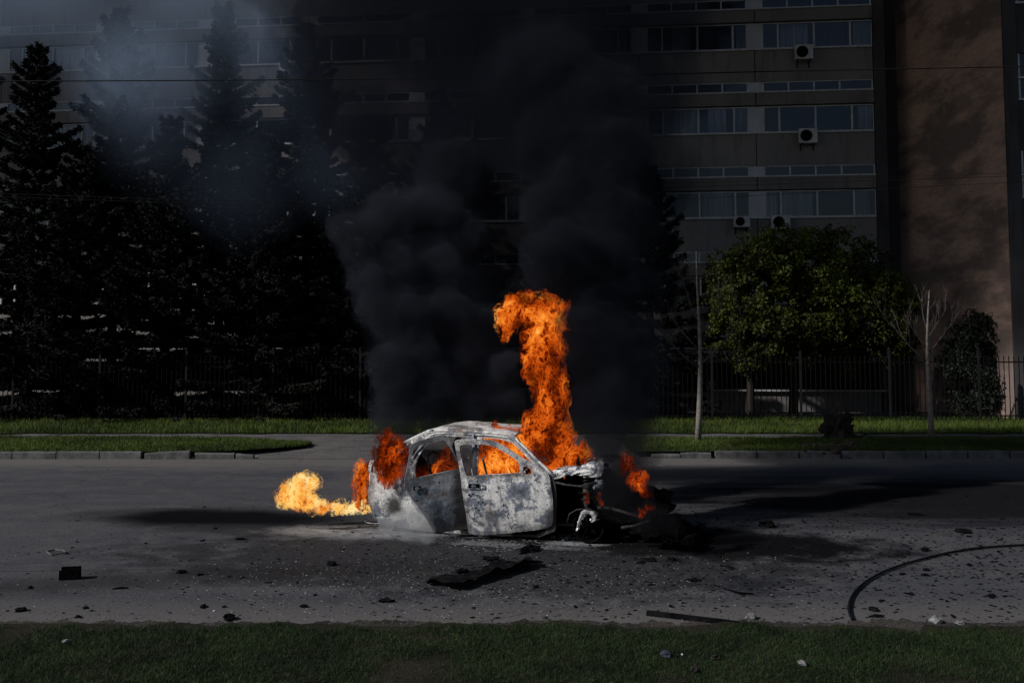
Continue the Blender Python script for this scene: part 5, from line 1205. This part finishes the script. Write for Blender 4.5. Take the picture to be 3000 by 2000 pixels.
puffs('smoke_wisp', [(985, 1440, 44, 13.9), (1020, 1400, 40, 14.0), (1000, 1370, 34, 14.0)], vol('faint grey smoke', .45, (.3, .3, .33)), 'faint grey smoke between fireball and car', .05, .06, 3, 14)
field('blue_smoke', pxb([(150, -120, 420, 35.4), (560, -80, 430, 35.4), (850, 60, 330, 35.4), (420, 200, 330, 35.2), (-120, 0, 380, 35.6)], 2.6), .30, (.50, .68, 1.0), 'pale blue lit smoke drifting before the upper left of the building', .16, .42, 1.2, (1.0, .1))
field('grey_smoke', pxb([(850, 250, 380, 30.6), (700, 520, 300, 30.6), (480, 380, 280, 30.8), (980, 480, 260, 30.2)], 1.5), .42, (.085, .115, .18), 'dim grey smoke drifting before the spruces', .3, .6, 1.2, (1.0, .0))
puffs_w = [((0, 27, 24), (9, 7, 9)), ((-9, 30, 25), (9, 7.5, 9)), ((-3, 24, 33), (12, 8, 9)), ((5, 26, 22), (5, 5, 7)), ((-36, 38, 27), (12, 6, 11)), ((-24, 40, 30), (9, 5, 9))]  # smoke volumes added out of view to keep sun off facade and brick wall
def bank(name, lst, sc, mat, label):
    bm = bmesh.new()
    for (c, r3) in lst: bmesh.ops.create_icosphere(bm, subdivisions=3, radius=1, matrix=Matrix.Translation(c) @ Matrix.Diagonal((*[q * sc for q in r3], 1)))
    me = bpy.data.meshes.new(name); bm.to_mesh(me); bm.free(); o = bpy.data.objects.new(name, me); COL.objects.link(o)
    for v in me.vertices: v.co += v.normal * (1.6 * mn.noise(v.co * .3) + .8 * mn.noise(v.co * .9))
    md = o.modifiers.new('union', 'REMESH'); md.mode = 'VOXEL'; md.voxel_size = .5; me.materials.append(mat); return setp(o, label, 'smoke', kind='stuff')
bank('shade_smoke', puffs_w, 1.0, vol('added shade smoke', .18, (.03, .033, .045)), 'unseen black smoke added above the street to shade the buildings')
bank('shade_smoke', puffs_w, .72, vol('added shade smoke heart', .25, (.03, .033, .045)), 'denser middle of the unseen smoke added to shade the buildings')
layered('ash_smoke', [(1215, 1540, 44, 12.8), (1175, 1530, 34, 12.95), (1250, 1566, 28, 12.7), (1205, 1500, 30, 12.95), (1130, 1540, 24, 13.15), (1190, 1560, 26, 12.8), (1235, 1515, 26, 12.85)],
 [(1.2, vol('white ash smoke', 1.0, (.72, .76, .82)), 'a'), (.85, vol('white ash smoke heart', 2.2, (.72, .76, .82)), 'smoke_body')], 'whitish ash smoke lying round the rear wheel', .04, .06, 4, 21)

puffs('smoke_wisp', [(1262, 1345, 40, 13.75), (1310, 1345, 44, 13.65), (1360, 1340, 44, 13.5), (1240, 1320, 26, 13.9), (1290, 1300, 24, 13.7), (1190, 1330, 26, 14.0), (1215, 1300, 30, 14.2)], vol('cabin smoke', 3.2, (.02, .02, .022)), 'black smoke filling the rear of the cabin', .06, .06, 3, 23)
